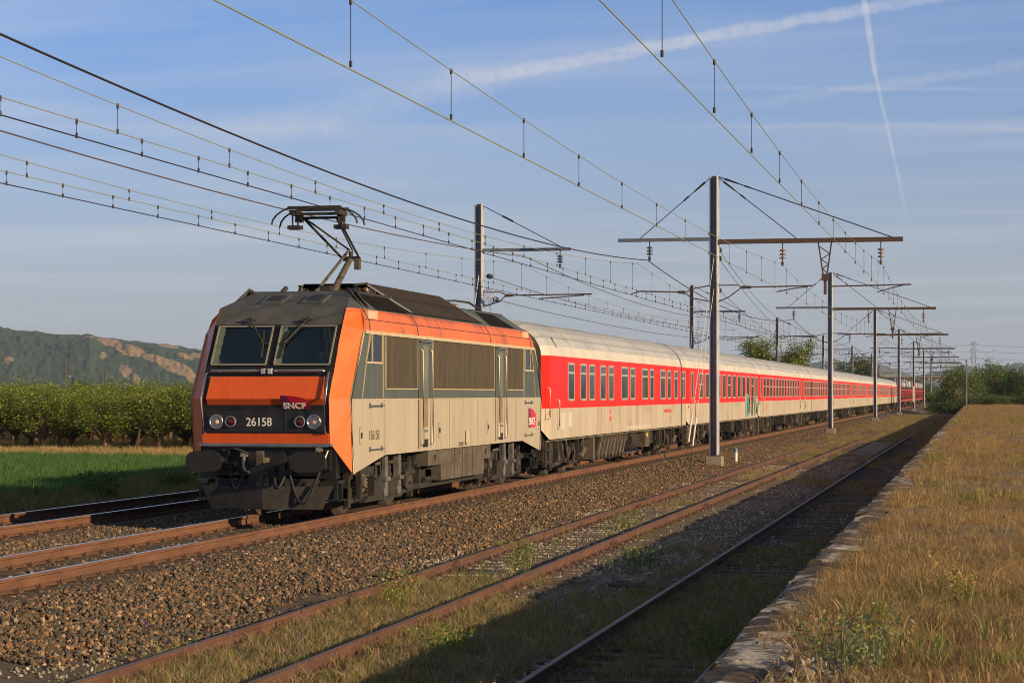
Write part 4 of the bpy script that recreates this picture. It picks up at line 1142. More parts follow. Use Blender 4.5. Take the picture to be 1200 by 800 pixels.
def add_window(coach, yc, wd, z0=1.95, z1=2.94, bar=2.68, name='window'):
    key = (round(wd, 2), z0, z1, bar)
    if key not in WIN_CACHE: WIN_CACHE[key] = window_parts(wd, z0, z1, bar)
    fm, pm = WIN_CACHE[key]
    o = bpy.data.objects.new(name, fm); C.objects.link(o); o.parent = coach; o.location = (0, yc, 0)
    p = bpy.data.objects.new('pane', pm); C.objects.link(p); p.parent = o


def coach_body(variant):
    m = MB()
    L = 13.12
    ys = [-L, -L+0.34, -L+0.9, L-0.9, L-0.34, L]
    prof = SIDE_PROF+[(-x, z) for x, z in SIDE_PROF[-2::-1]]
    def scale(k, x, z):
        if k in (0, 5): return (x*0.90 if abs(x) > 0.5 else x, z-0.10*max(0, (z-3.2)/0.8))
        if k in (1, 4): return (x, z-0.015*max(0, (z-3.2)/0.8))
        return (x, z)
    rings = []
    for k, yy in enumerate(ys):
        ring = []
        for x, z in prof:
            sx_, sz = scale(k, x, z)
            if z == 1.0 and k in (0,): sz = 1.24
            if z == 1.0 and k in (5,): sz = 1.24
            ring.append((sx_, yy, sz))
        rings.append(ring)
    n = len(prof)
    for k in range(len(ys)-1):
        for i in range(n-1):
            j = min(i, n-2-i)
            mi = 0 if j == 0 else 1 if j == 1 else 2 if j in (2, 3) else 3
            if j >= 4 and k in (0, 4): mi = 3
            m.add([rings[k][i], rings[k][i+1], rings[k+1][i+1], rings[k+1][i]], [(0, 1, 2, 3)], mi, j >= 2)
    for k in (0, len(ys)-1):
        lo = [rings[k][i] for i in range(n)]
        m.poly(lo, 4)
    # thin drip rail and roof ribs
    for s in (1, -1):
        m.box(s*(CW-0.005)-0.012, s*(CW-0.005)+0.012, -L+0.36, L-0.36, 3.088, 3.106, 2)
    for yy in ([-9.6, -3.3, 3.1, 9.5] if variant == 'a' else [-11.6, -6, 0, 6, 11.6]):
        pts = [(x*1.004, yy, z+0.006) for x, z in prof if z > 3.3]
        m.tube(pts, 0.012, 4, 3)
    m.box(-1.3, 1.3, -L+0.5, L-0.5, 0.93, 1.02, 4)
    return m


def make_coach(variant, label, group):
    t = thing('passenger_coach', label, 'railway coach', (TX, 0, 0), 0, group)
    roofm = 'coach_roof'
    coach_body(variant).build('body', ['coach_beige', 'coach_red', 'coach_cream', roofm, 'soot'], t)
    if variant == 'a':
        for a, b_ in ((54.6, 55.52), (56.38, 57.28), (57.68, 58.6), (59.45, 60.42), (60.88, 61.78), (63.15, 64.4), (64.83, 65.75), (67.15, 68.45), (68.88, 69.72), (71.2, 72.38), (72.9, 73.72), (74.62, 75.46), (76.26, 77.02)):
            add_window(t, (a+b_)/2-64.95, b_-a)
        add_window(t, 13.0-0.25+0.0-0.45, 0.42)
    elif variant == 'b':
        for k in range(12):
            add_window(t, -9.3+1.93*k, 1.2, bar=None if k % 5 else 2.5)
        add_window(t, -11.9, 0.62, bar=None); add_window(t, 12.3, 0.6, bar=None)
    else:
        for k in range(13):
            add_window(t, -10.4+1.72*k, 1.16, bar=2.5)
        add_window(t, -12.1, 0.6, bar=None); add_window(t, 12.0, 0.6, bar=None)
    # doors in the body ends
    for q in ((-1,) if variant == 'a' else (-1, 1)):
        m = MB(); yc = q*11.9 if variant != 'a' else -12.9+0.0
        if variant == 'a': continue
        for yy in (yc-0.43, yc+0.43): m.box(CW, CW+0.006, yy-0.012, yy+0.012, 1.02, 3.05, 0)
        m.box(CW, CW+0.03, yc-0.3, yc-0.26, 1.9, 2.1, 1)
        m.build('door', ['soot', 'window_alu'], t)
    m = MB()
    for (yy, z0, z1) in ((-11.75, 1.24, 2.0), (-13.0, 1.5, 2.3)) if variant == 'a' else ((-11.3, 1.2, 1.9), (11.3, 1.2, 1.9)):
        m.tube([(CW, yy, z0), (CW+0.06, yy, z0+0.04), (CW+0.06, yy, z1-0.04), (CW, yy, z1)], 0.018, 5)
    m.build('handrail', 'handrail', t)
    # gangway and buffers
    for q in (-1, 1):
        m = MB()
        for k in range(4): m.box(-0.72, 0.72, q*(13.08+0.05*k)-0.02, q*(13.08+0.05*k)+0.02, 1.1+0.02*(k % 2), 3.35-0.03*(k % 2))
        m.build('gangway', 'bellows', t)
        for s in (-1, 1):
            m = MB(); m.cyl((s*0.875, q*13.1, 1.05), (s*0.875, q*13.3, 1.05), 0.09, n=10); m.box(s*0.875-0.25, s*0.875+0.25, q*13.26-0.02, q*13.26+0.02, 0.87, 1.22)
            m.build('buffer', 'underframe', t)
        m = MB(); m.box(-1.25, 1.25, q*12.9-0.15, q*12.9+0.15, 0.85, 1.15)
        for s in (-1, 1):
            m.box(s*1.2-0.12, s*1.2+0.12, q*12.5-0.35, q*12.5+0.35, 0.42, 0.46); m.box(s*1.2-0.12, s*1.2+0.12, q*12.5-0.35, q*12.5+0.35, 0.72, 0.76)
            m.box(s*1.26-0.02, s*1.26+0.02, q*12.15-0.03, q*12.15+0.03, 0.4, 1.0); m.box(s*1.26-0.02, s*1.26+0.02, q*12.85-0.03, q*12.85+0.03, 0.4, 1.0)
        m.build('footstep', 'underframe', t)
    for yc in (-9.0, 9.0):
        bo = wheelset_bogie(t, 'bogie', yc, 2.5, 0.46, 1.0, 'coach')
        for s in (1, -1):
            MB().bar((s*1.2, -1.3, 1.0), (s*1.2, -1.0, 0.5), 0.06).build('damper', 'under_light', bo)
            MB().cyl((s*1.25, -0.9, 0.95), (s*1.15, -0.1, 0.48), 0.05).build('damper', 'under_light', bo)
            MB().cyl((s*1.26, 1.2, 0.42), (s*1.26, 1.75, 0.62), 0.085).build('damper', 'under_light', bo)
            MB().bar((s*1.24, 0.9, 1.0), (s*1.24, 0.95, 0.35), 0.09).build('hanger', 'underframe', bo)
            MB().bar((s*1.22, 1.9, 1.0), (s*1.22, 1.75, 0.5), 0.05).build('hanger', 'under_light', bo)
            MB().box(s*1.2-0.06, s*1.2+0.06, -1.95, -1.75, 0.42, 0.98).build('hanger', 'underframe', bo)
    # hung equipment
    m = MB(); r_ = random.Random(3 if variant == 'a' else 4)
    if variant == 'a':
        y_ = -5.6
        m.box(0.3, 1.26, -5.75, -5.45, 0.3, 0.98, 1)
        for k in range(8):
            yy = -5.2+0.62*k
            m.extrude([(yy, 0.30), (yy+0.44, 0.30), (yy+1.35, 0.98), (yy+0.90, 0.98)], 'x', 0.35, 1.22, 0)
            m.bar((1.24, yy+0.20, 0.32), (1.24, yy+1.1, 0.98), 0.05, 0.10 if k % 2 else 0.16, 1)
            m.bar((1.27, yy+0.9, 0.7), (1.27, yy+0.95, 1.0), 0.05, 0.05, 1)
        m.box(0.3, 1.2, -5.6, 0.1, 0.26, 0.34, 0)
        m.cyl((1.0, 1.2, 0.68), (1.0, 2.3, 0.68), 0.27, n=14, mi=0); m.cyl((1.0, 2.31, 0.68), (1.0, 2.36, 0.68), 0.30, n=14, mi=1)
        m.cyl((0.8, 2.5, 0.7), (0.8, 3.8, 0.7), 0.2, n=12, mi=0)
        m.box(0.9, 1.25, 4.05, 4.9, 0.42, 0.95, 1); m.box(1.25, 1.262, 4.2, 4.5, 0.75, 0.85, 2); m.box(0.9, 1.2, 5.2, 5.9, 0.5, 0.95, 0)
        m.box(0.9, 1.2, -11.9, -11.3, 0.35, 0.9, 0); m.box(1.15, 1.25, -12.5, -12.3, 0.3, 0.95, 0)
    else:
        y_ = -6.6
        while y_ < 6.4:
            L = r_.uniform(0.5, 1.8); z0 = r_.uniform(0.36, 0.68); xi = r_.uniform(0.75, 1.24)
            k = r_.random()
            if k < 0.7: m.box(0.3, xi, y_, y_+L, z0, 0.98, 1 if r_.random() < 0.22 else 0)
            else: m.cyl((xi-0.25, y_, 0.66), (xi-0.25, y_+L, 0.66), 0.25, n=12)
            m.bar((1.2, y_+L+0.05, 0.5), (1.2, y_+L+0.1, 1.0), 0.05)
            y_ += L+r_.uniform(0.15, 0.6)
        m.box(1.1, 1.28, -12.3, -11.8, 0.30, 0.95, 1); m.box(1.1, 1.28, 11.9, 12.3, 0.30, 0.95, 1)
    m.box(-0.5, 0.5, -12.6, 12.6, 0.75, 0.95, 0)
    for k in range(22):
        yy = r_.uniform(-12, 12); m.bar((r_.uniform(0.8, 1.25), yy, 1.0), (r_.uniform(0.8, 1.2), yy+r_.uniform(-0.2, 0.2), r_.uniform(0.3, 0.7)), 0.04)
    m.build('underfloor_gear', ['underframe', 'under_light', 'yellow_paint'], t)
    # small marks
    m = MB()
    yw = -12.9 if variant == 'a' else -12.75
    m.poly([(CW*0.965 if variant == 'a' else CW+0.004, yw-0.12, 1.62), (CW*0.985 if variant == 'a' else CW+0.004, yw+0.12, 1.62), (CW*0.975 if variant == 'a' else CW+0.004, yw, 1.80)])
    m.v = [(CW+0.005, y2, z2) for (x2, y2, z2) in m.v]
    if variant == 'a': m.v = [(x2, y2+0.18, z2-0.0) for (x2, y2, z2) in m.v]
    m.build('warning_mark', 'yellow_paint', t)
    return t


GRP = 'red and white passenger coaches in the train'
ca = make_coach('a', 'first passenger coach behind the locomotive, sleeping car with narrow paired windows', GRP)
ca.location.y = 51.75+13.2
m = MB()
yl_ = 61.25-64.95
m.box(CW, CW+0.004, yl_-0.13, yl_+0.13, 1.36, 1.68, 0); m.box(CW+0.004, CW+0.006, yl_-0.13, yl_+0.13, 1.645, 1.655, 1)
mk = m.build('logo', ['db_red', 'logo_white'], ca, label='small red letter block')
text('letters', 'DB', 0.15, 'logo_white', mk, (CW+0.007, yl_-0.11, 1.49), SIDE_ROT, None, 0.001, 1.0)
text('lettering', 'www.dbautozug.de', 0.24, 'db_red', ca, (CW+0.003, 72.0-64.95, 1.50), SIDE_ROT, 'faded red web address on the beige band', 0.001, 1.05)
m = MB()
for (a, b_, z0, z1) in ((53.6, 54.25, 1.22, 1.66), (54.75, 55.2, 1.28, 1.66)): m.box(CW, CW+0.002, a-64.95, b_-64.95, z0, z1)
for k in range(9): m.box(CW, CW+0.002, -0.6+k*0.55, -0.25+k*0.55, 1.06, 1.15)
m.build('faded_patch', 'coach_cream', ca)
m = MB()
pts = [(x*1.006, 0, z) for x, z in SIDE_PROF if z > 3.3]
m.tube([(1.37, -11.7, 3.3), (1.24, -11.75, 3.56)], 0.02, 4)
m.build('roof_drain', 'soot', ca)

cb = make_coach('b', 'second passenger coach, with tall single windows and graffiti at its far end', GRP)
cb.location.y = 51.75+26.4+13.2
# graffiti on the far end of the second coach
g = MB(); r_ = random.Random(21)
for k in range(46):
    yy = r_.uniform(6.9, 12.6); z0 = r_.uniform(1.03, 1.3); z1 = r_.uniform(1.75, 2.15); wv = r_.uniform(0.06, 0.28)
    mi = r_.choice([0, 1, 1, 1, 2, 2, 2, 3]) if yy > 7.6 else r_.choice([0, 0, 3])
    dx = 0.003+0.0005*k
    lean = r_.uniform(-0.25, 0.25); n = 7
    lf, rt = [], []
    for i in range(n):
        t_ = i/(n-1); q = wv*(0.35+0.65*math.sin(math.pi*(0.12+0.76*t_)))
        c_ = yy+lean*t_+0.10*math.sin(3*t_+k); z_ = z0+(z1-z0)*t_
        lf.append((CW+dx, c_-q, z_)); rt.append((CW+dx, c_+q, z_))
    for i in range(n-1): g.poly([lf[i], rt[i], rt[i+1], lf[i+1]], mi)
g.build('graffiti', ['graf_teal', 'graf_dark', 'graf_pale', 'graf_orange'], cb, label='teal, black and orange spray-painted graffiti')
m = MB(); m.box(CW, CW+0.004, -11.0, -10.75, 1.35, 1.67); m.build('logo', 'db_red', cb)
labs = ['third passenger coach, its window row divided by pale bars, just past the graffiti',
        'fourth passenger coach of the train, partly hidden by the second nearest catenary mast',
        'fifth passenger coach of the train, its dark window band beyond the second mast',
        'sixth passenger coach of the train, beside the third catenary mast',
        'seventh passenger coach of the train, third from the last',
        'eighth passenger coach of the train, last but one before the red car carriers',
        'ninth and last passenger coach, white end above the red car carriers']
cc = make_coach('c', labs[0], GRP); cc.location.y = 51.75+2*26.4+13.2
m = MB(); m.box(CW, CW+0.004, -9.6, -9.35, 1.35, 1.67); m.build('logo', 'db_red', cc)
for k in range(1, 7):
    o = copy_tree(cc); o.location.y = 51.75+(2+k)*26.4+13.2; o['label'] = labs[k]

# ------------------------------------------------------------------ car carriers with their cars
def make_carrier():
    t = thing('car_carrier_wagon', '', 'railway wagon', (TX, 0, 0), 0, 'red two deck car carrier wagons')
    L = 13.4
    m = MB()
    m.box(-1.35, 1.35, -L, L, 0.95, 1.2)
    m.box(-1.35, 1.35, -L, L, 2.62, 2.74)
    for s in (-1, 1):
        m.box(s*1.38-0.04, s*1.38+0.04, -L, L, 1.0, 1.32); m.box(s*1.38-0.04, s*1.38+0.04, -L, L, 2.55, 2.80)
        for k in range(9):
            yy = -L+0.2+k*(2*L-0.4)/8
            m.box(s*1.38-0.02, s*1.38+0.02, yy-0.07, yy+0.07, 1.0, 2.9)
            if k < 8: m.bar((s*1.38, yy, 2.55), (s*1.38, yy+1.2, 1.9), 0.05, 0.22); m.bar((s*1.38, yy+3.3, 2.55), (s*1.38, yy+2.1, 1.9), 0.05, 0.22)
    m.build('frame', 'carrier_red', t)
    m = MB(); m.box(-1.2, 1.2, -6, 6, 0.5, 0.95)
    m.build('underfloor_gear', 'underframe', t)
    for yc in (-11.0, -1.0, 1.0, 11.0):
        w_ = MB()
        for s in (-1, 1): w_.cyl((s*0.68, yc, 0.42), (s*0.82, yc, 0.42), 0.42, n=14)
        w_.box(-0.95, 0.95, yc-0.3, yc+0.3, 0.35, 0.6)
        w_.build('wheelset', 'wheel', t)
    return t


CAR_COLS = {'white': (0.72, 0.72, 0.70), 'silver grey': (0.36, 0.38, 0.40), 'dark blue': (0.03, 0.06, 0.16), 'black': (0.015, 0.015, 0.017), 'red': (0.45, 0.03, 0.03)}
for k_, c_ in CAR_COLS.items(): mat('car_paint_'+k_.replace(' ', '_'), c_, None, rough=0.25)


def car_mesh(col):
    m = MB()
    prof = [(-2.0, 0.30), (-2.0, 0.75), (-1.85, 0.88), (-1.05, 0.98), (-0.45, 1.42), (0.9, 1.46), (1.75, 1.05), (1.98, 0.95), (2.0, 0.35)]
    m.extrude(prof, 'x', -0.82, 0.82, 0)
    for s in (-1, 1):
        for yy in (-1.25, 1.25): m.cyl((s*0.70, yy, 0.31), (s*0.84, yy, 0.31), 0.31, n=12, mi=1)
    g = MB()
    for s in (-1, 1): g.poly([(s*0.823, -0.85, 1.0), (s*0.823, -0.42, 1.34), (s*0.823, 0.85, 1.38), (s*0.823, 1.5, 1.05)])
    g.poly([(-0.7, -1.01, 1.02), (0.7, -1.01, 1.02), (0.62, -0.52, 1.38), (-0.62, -0.52, 1.38)]); g.poly([(-0.7, 1.62, 1.14), (0.7, 1.62, 1.14), (0.62, 1.0, 1.43), (-0.62, 1.0, 1.43)])
    return m.mesh('car', ['car_paint_'+col.replace(' ', '_'), 'rubber']), g.mesh('windows', 'coach_glass')


CARM = {c_: car_mesh(c_) for c_ in CAR_COLS}
W0 = 51.75+9*26.4+0.6
carr = make_carrier()
NW = 6
ordn = ['first red car carrier wagon, coupled behind the last white and red coach', 'second red car carrier wagon behind the passenger coaches', 'third red car carrier wagon behind the passenger coaches',
        'fourth red car carrier wagon behind the passenger coaches', 'fifth red car carrier wagon, last but one of the train', 'sixth red car carrier wagon, last of the train near the bridge']
rc = random.Random(5)
for k in range(NW):
    o = carr if k == 0 else copy_tree(carr)
    yc = W0+27.2*k+13.6
    o.location.y = yc; o['label'] = ordn[k]
    for deck, zd in (('upper', 2.745), ('lower', 1.205)):
        for i in range(6):
            col = rc.choice(['white', 'silver grey', 'dark blue', 'black', 'dark blue', 'silver grey', 'red'])
            cm, gm = CARM[col]
            c_ = bpy.data.objects.new('car', cm); C.objects.link(c_)
            c_.location = (TX, yc-11.0+4.4*i, zd)
            tag(c_, '%s car carried on the %s deck of a red car carrier wagon' % (col, deck), 'car', '%s cars on the %s decks of the car carriers' % (col, deck))
            if k < 2:
                g_ = bpy.data.objects.new('windows', gm); C.objects.link(g_); g_.parent = c_

# ------------------------------------------------------------------ catenary masts
def h_section(m, h0, h1, mi=0, fw=0.24, dp=0.26):
    """broad-flange steel post: flanges face along x, the web lies between"""
    hx = dp/2
    for s in (-1, 1): m.box(s*hx-0.011, s*hx+0.011, -fw/2, fw/2, h0, h1, mi)
    m.box(-hx+0.012, hx-0.012, -0.008, 0.008, h0, h1, mi+1)
    for s in (-1, 1):
        for k in range(5): m.cyl((s*0.045, -0.012, 7.0-0.14*k), (s*0.045, -0.02, 7.0-0.14*k), 0.02, n=6, mi=mi)


def insulator(m, x, z0, z1, mi_m=0, mi_g=1):
    m.cyl((x, 0, z0), (x, 0, z1), 0.02, n=6, mi=mi_m)
    for k in range(3):
        zz = z0-(z0-z1)*(0.35+0.17*k)
        m.lathe((x, 0, zz), (0, 0, 1), [(-0.03, 0.03), (-0.02, 0.12), (0.02, 0.10), (0.05, 0.03)], 10, mi_g)
    m.cyl((x, 0, z1+0.1), (x, 0, z1-0.04), 0.055, 0.045, n=8, mi=mi_m)


def make_right_mast():
    t = thing('catenary_mast', '', 'catenary mast', (-9.1, 76, 0), 0, 'steel catenary masts between the main line and the siding')
    m = MB(); h_section(m, -0.1, 9.86); m.build('post', ['galv', 'galv_dark'], t).rotation_euler = (0, 0, R(-17))
    m = MB(); m.box(-0.30, 0.30, -0.32, 0.32, -0.6, -0.08); bevel(m.build('foundation', 'concrete', t), 0.03)
    m = MB(); m.box(-0.2, 0.2, -0.18, 0.18, -0.08, -0.055)
    for bx_ in (-0.17, 0.17):
        for by_ in (-0.15, 0.15): m.cyl((bx_, by_, -0.055), (bx_, by_, 0.0), 0.02, n=6)
    m.build('base_plate', 'rust_steel', t)
    m = MB()
    for s in (-1, 1): m.box(0.14, 6.59, s*0.06-0.022, s*0.06+0.022, 7.44, 7.60)
    m.box(0.14, 6.59, -0.05, 0.05, 7.50, 7.53)
    m.build('cross_arm', 'rust_steel', t)
    m = MB()
    for s in (-1, 1): m.box(-3.46, -0.14, s*0.05-0.018, s*0.05+0.018, 7.56, 7.68)
    m.build('cross_arm', 'galv_dark', t, label='short grey arm over the main line')
    m = MB()
    m.tube([(-0.14, 0, 9.80), (-2.66, 0, 7.68)], 0.016, 5); m.tube([(0.14, 0, 9.80), (2.9, 0, 7.60)], 0.016, 5); m.tube([(0.14, 0, 9.83), (6.2, 0, 7.60)], 0.02, 5)
    for (p, q) in (((-0.14, 0, 9.80), (-2.66, 0, 7.68)), ((0.14, 0, 9.80), (2.9, 0, 7.60)), ((0.14, 0, 9.83), (6.2, 0, 7.60))):
        p, q = Vector(p), Vector(q); L = (q-p).length
        m.cyl(p+(q-p)*(0.25/L), p+(q-p)*(0.75/L), 0.045, 0.03, 6); m.cyl(p+(q-p)*(1.0/L), p+(q-p)*(1.25/L), 0.035, 0.03, 6)
    m.build('stay', 'wire_dark', t)
    for (x, z0, z1, g) in ((-2.32, 7.56, 6.92, 'glass_insulator'), (2.41, 7.44, 6.68, 'porcelain'), (5.83, 7.44, 6.68, 'porcelain')):
        m = MB(); insulator(m, x, z0, z1); m.build('insulator', ['rust_steel', g], t)
    m = MB()
    m.bar((3.66, 0, 7.44), (3.83, 0, 6.32), 0.05); m.bar((4.12, 0, 7.44), (3.97, 0, 6.32), 0.05)
    zig = [(3.70, 7.3), (4.06, 7.05), (3.76, 6.85), (4.02, 6.68), (3.81, 6.52), (3.98, 6.36)]
    for a, b_ in zip(zig[:-1], zig[1:]): m.bar((a[0], 0, a[1]), (b_[0], 0, b_[1]), 0.035)
    m.box(3.78, 4.02, -0.07, 0.07, 6.1, 6.34); m.box(3.85, 3.95, -0.05, 0.05, 5.62, 6.12)
    m.build('drop_bracket', 'rust_steel', t)
    m = MB()
    m.tube([(0.14, 0, 5.98), (0.85, 0, 5.98), (0.95, 0, 5.90)], 0.022, 5); m.tube([(0.14, 0, 5.40), (0.5, 0, 5.55), (0.95, 0, 5.88)], 0.022, 5)
    m.cyl((0.95, 0, 5.90), (3.46, 0, 5.93), 0.028, n=6); m.cyl((0.98, 0, 5.90), (1.3, 0, 5.90), 0.06, 0.05, 8); m.tube([(3.3, 0, 5.90), (2.8, 0, 5.84), (2.2, 0, 5.73)], 0.022, 5)
    m.cyl((4.0, 0, 5.90), (6.88, 0, 5.94), 0.028, n=6); m.tube([(6.6, 0, 5.92), (6.1, 0, 5.80), (5.7, 0, 5.68)], 0.02, 5)
    m.tube([(-0.14, 0, 5.98), (-0.8, 0, 5.86), (-1.0, 0, 5.76)], 0.022, 5); m.tube([(-0.14, 0, 5.40), (-0.85, 0, 5.55), (-1.0, 0, 5.7)], 0.022, 5)
    m.cyl((-1.0, 0, 5.74), (-2.75, 0, 5.80), 0.028, n=6); m.tube([(-2.7, 0, 5.78), (-3.0, 0, 5.7)], 0.02, 5); m.cyl((-1.05, 0, 5.74), (-1.3, 0, 5.75), 0.06, 0.05, 8)
    m.build('registration_arm', 'rust_steel', t)
    return t


RM_LABELS = ['nearest catenary mast of the siding row, tall, with long cross arms and pale guys',
             'second nearest catenary mast between train and siding, in front of the fourth coach',
             'third nearest catenary mast of the siding row, in front of the sixth coach',
             'fourth catenary mast of the siding row, just past the last coach',
             'fifth catenary mast of the siding row, with a white band low on its post',
             'sixth catenary mast of the siding row, far along the car carriers',
             'farthest catenary mast of the siding row, near the bridge']
rm = make_right_mast()
for k in range(7):
    o = rm if k == 0 else copy_tree(rm)
    o.location = (-9.1, 76.0+61.9*k, 0); o['label'] = RM_LABELS[k]
    if k == 4:
        m = MB(); m.box(-0.16, 0.16, -0.15, 0.15, 0.9, 3.2); m.build('painted_band', 'white_paint', o, label='white painted band')


def make_left_mast():
    t = thing('catenary_mast', '', 'catenary mast', (-18.3, 78.7, 0), 0, 'dark catenary masts on the far side of the train')
    m = MB(); h_section(m, -0.5, 9.27); m.build('post', ['galv', 'galv_dark'], t).rotation_euler = (0, 0, R(-14))
    m = MB()
    for s in (-1, 1): m.box(0.14, 3.5, s*0.05-0.018, s*0.05+0.018, 7.47, 7.58)
    m.build('cross_arm', 'galv_dark', t)
    m = MB(); m.tube([(0.14, 0, 9.2), (3.2, 0, 7.58)], 0.016, 5); m.cyl((0.9, 0, 8.8), (1.3, 0, 8.59), 0.04, n=6); m.build('stay', 'wire_dark', t)
    m = MB(); insulator(m, 3.1, 7.47, 6.86); m.build('insulator', ['rust_steel', 'glass_insulator'], t)
    m = MB()
    m.tube([(0.14, 0, 5.95), (0.8, 0, 5.95), (1.0, 0, 5.85)], 0.022, 5); m.tube([(0.14, 0, 5.4), (0.8, 0, 5.6), (1.0, 0, 5.8)], 0.022, 5)
    m.cyl((1.0, 0, 5.82), (4.3, 0, 5.84), 0.028, n=6); m.cyl((1.0, 0, 5.82), (1.3, 0, 5.82), 0.06, 0.05, 8); m.tube([(4.0, 0, 5.80), (3.4, 0, 5.76), (2.3, 0, 5.69)], 0.022, 5)
    m.build('registration_arm', 'rust_steel', t)
    return t


lm_ = make_left_mast()
LM_LABELS = ['nearest catenary mast beyond the train, rising behind the rear of the locomotive', 'second catenary mast beyond the train, seen above the second coach',
             'third catenary mast beyond the train, in front of the light feathery tree', 'fourth catenary mast beyond the train, right of the light feathery tree',
             'fifth catenary mast beyond the train, in front of the dense round tree', 'sixth and farthest visible catenary mast beyond the train']
for k in range(6):
    o = lm_ if k == 0 else copy_tree(lm_)
    o.location = (-18.3, 78.7+61.9*k, 0); o['label'] = LM_LABELS[k]
    if k == 0:
        m = MB(); m.tube([(0.34+0.26*math.cos(a), 0, 5.75+0.30*math.sin(a)) for a in np.linspace(0, 6.3, 20)], 0.022, 5)
        for a in (0, 0.8, 1.6, 2.4): m.bar((0.34-0.26*math.cos(a), 0, 5.75-0.3*math.sin(a)), (0.34+0.26*math.cos(a), 0, 5.75+0.3*math.sin(a)), 0.02)
        m.build('tensioning_wheel', 'galv', o)
        m = MB()
        for q in range(8): m.cyl((0.42, 0, 2.4+0.13*q), (0.42, 0, 2.51+0.13*q), 0.17, n=12)
        m.cyl((0.42, 0, 2.3), (0.42, 0, 5.7), 0.012, n=5)
        m.build('tension_weight', 'rust_steel', o)
        m = MB(); m.tube([(0, 0, 6.7), (0.3, -5.5, -0.5)], 0.018, 5); m.build('guy_wire', 'insul_white', o)


# ------------------------------------------------------------------ overhead wires
SPAN, Y0S = 61.9, 75.5


def sag(y, zs, zm):
    u = ((y-Y0S) % SPAN)/SPAN*2-1
    return zm+(zs-zm)*u*u


def wire_pts(x, fz, y0, y1, wander=0.0):
    pts, y = [], y0
    while y < y1:
        u = (y-Y0S)/SPAN
        pts.append((x+wander*(2*abs((u*0.5) % 1*2-1)-1), y, fz(y)))
        y += 2.0 if y < 150 else 5.0
    return pts


def overhead_line(label, x, mess=None, aux=None, con=None, y1=640, step=4.6, off=0.0, aux_step=2.3, off2=0.0, rm_=0.0072, wander=0.0, group=None):
    t = thing('overhead_line', label, 'overhead line', (0, 0, 0), 0, group)
    Y_0 = 13.5
    if mess: MB().tube(wire_pts(x, lambda y: sag(y, *mess), Y_0, y1), rm_, 4).build('messenger_wire', 'wire_copper', t)
    if aux: MB().tube(wire_pts(x, lambda y: aux, Y_0, y1, wander), 0.0068, 4).build('auxiliary_wire', 'wire_copper', t)
    if con: MB().tube(wire_pts(x, lambda y: con, Y_0, y1, wander), 0.0095, 4).build('contact_wire', 'wire_dark' if aux else 'wire_copper', t)
    stuff = MB()
    def droppers(st, o_, ztop, zbot, lim):
        n = 0; y = o_
        while y < 400:
            if y > 14:
                a, b_ = (x, y, ztop(y)), (x, y, zbot(y))
                tgt = MB() if n < lim else stuff
                tgt.tube([a, b_], 0.005 if y < 120 else 0.006, 4)
                tgt.cyl((x, y, b_[2]-0.02), (x, y, b_[2]+0.05), 0.018, n=5); tgt.cyl((x, y, a[2]-0.05), (x, y, a[2]+0.02), 0.018, n=5)
                if n < lim: tgt.build('dropper', 'wire_dark', t)
                n += 1
            y += st
    low = (lambda y: aux) if aux else (lambda y: con)
    if mess: droppers(step, off, lambda y: sag(y, *mess), low, 36)
    if aux and con:
        droppers(aux_step, off2, lambda y: aux, lambda y: con, 40)
    if stuff.v: stuff.build('droppers', 'wire_dark', t)['kind'] = 'stuff'
    return t


G = 'overhead wires'
overhead_line('overhead line above the platform track, hung from the ends of the long cross arms', -3.2, (6.65, 6.11), None, 5.66, y1=330, off=17.67-4.6, step=4.55, wander=0.12, group=G)
overhead_line('overhead line above the rusty siding, hung midway along the long cross arms', -6.7, (6.68, 6.20), None, 5.73, y1=330, off=18.0, wander=0.12, group=G)
overhead_line('overhead line above the train, touched by the raised pantograph', TX, (6.75, 5.95), 5.79, 5.57, off=19.0, off2=15.3, group=G)
overhead_line('overhead line above the far track behind the train', LX, (6.85, 6.07), 5.90, 5.69, off=16.2, off2=15.4, group=G)
for (lab, x, zs, zm, rr) in (('thick dark feeder cable hung under the left cross arms above the train', -11.42, 6.87, 6.08, 0.017), ('thick brown feeder cable hung from the arms of the far masts', -15.2, 6.86, 6.26, 0.014)):
    o = MB().tube(wire_pts(x, lambda y: sag(y+3 if x < -14 else y, zs, zm), 13.5, 520), rr, 5).build('feeder_cable', 'wire_dark' if x > -14 else 'rust_steel')
    tag(o, lab, 'cable')


def anchor(lab, p, q, sagm):
    p, q = Vector(p), Vector(q); m = MB(); pts = []
    for k in range(13):
        t_ = k/12; v_ = p+(q-p)*t_; v_.z -= sagm*4*t_*(1-t_); pts.append(v_)
    m.tube(pts, 0.011, 4, 0)
    for k in (0, 1):
        c_ = p+(q-p).normalized()*(0.55+0.22*k)
        m.lathe(c_, (q-p).normalized(), [(-0.07, 0.03), (-0.02, 0.095), (0.03, 0.095), (0.07, 0.03)], 10, 1)
    tag(m.build('anchor_wire', ['wire_dark', 'glass_insulator']), lab, 'cable')


anchor('upper anchor wire with glass insulators running from the nearest mast to the train line', (-9.0, 76.2, 7.30), (-11.5, 137.3, 6.5), 0.5)
anchor('second anchor wire with glass insulators just below the upper one on the nearest mast', (-9.0, 76.2, 7.00), (-11.6, 137.3, 5.9), 0.4)
anchor('lowest anchor wire with glass insulators, leaving the nearest mast at arm level', (-9.0, 76.2, 5.85), (-11.9, 137.3, 5.5), 0.2)
anchor('upper anchor wire leaving the mast behind the locomotive', (-18.15, 79.0, 6.60), (-15.4, 140.0, 6.3), 0.5)
anchor('lower anchor wire leaving the tensioning wheel behind the locomotive', (-17.9, 79.0, 5.72), (-15.8, 140.0, 5.6), 0.3)

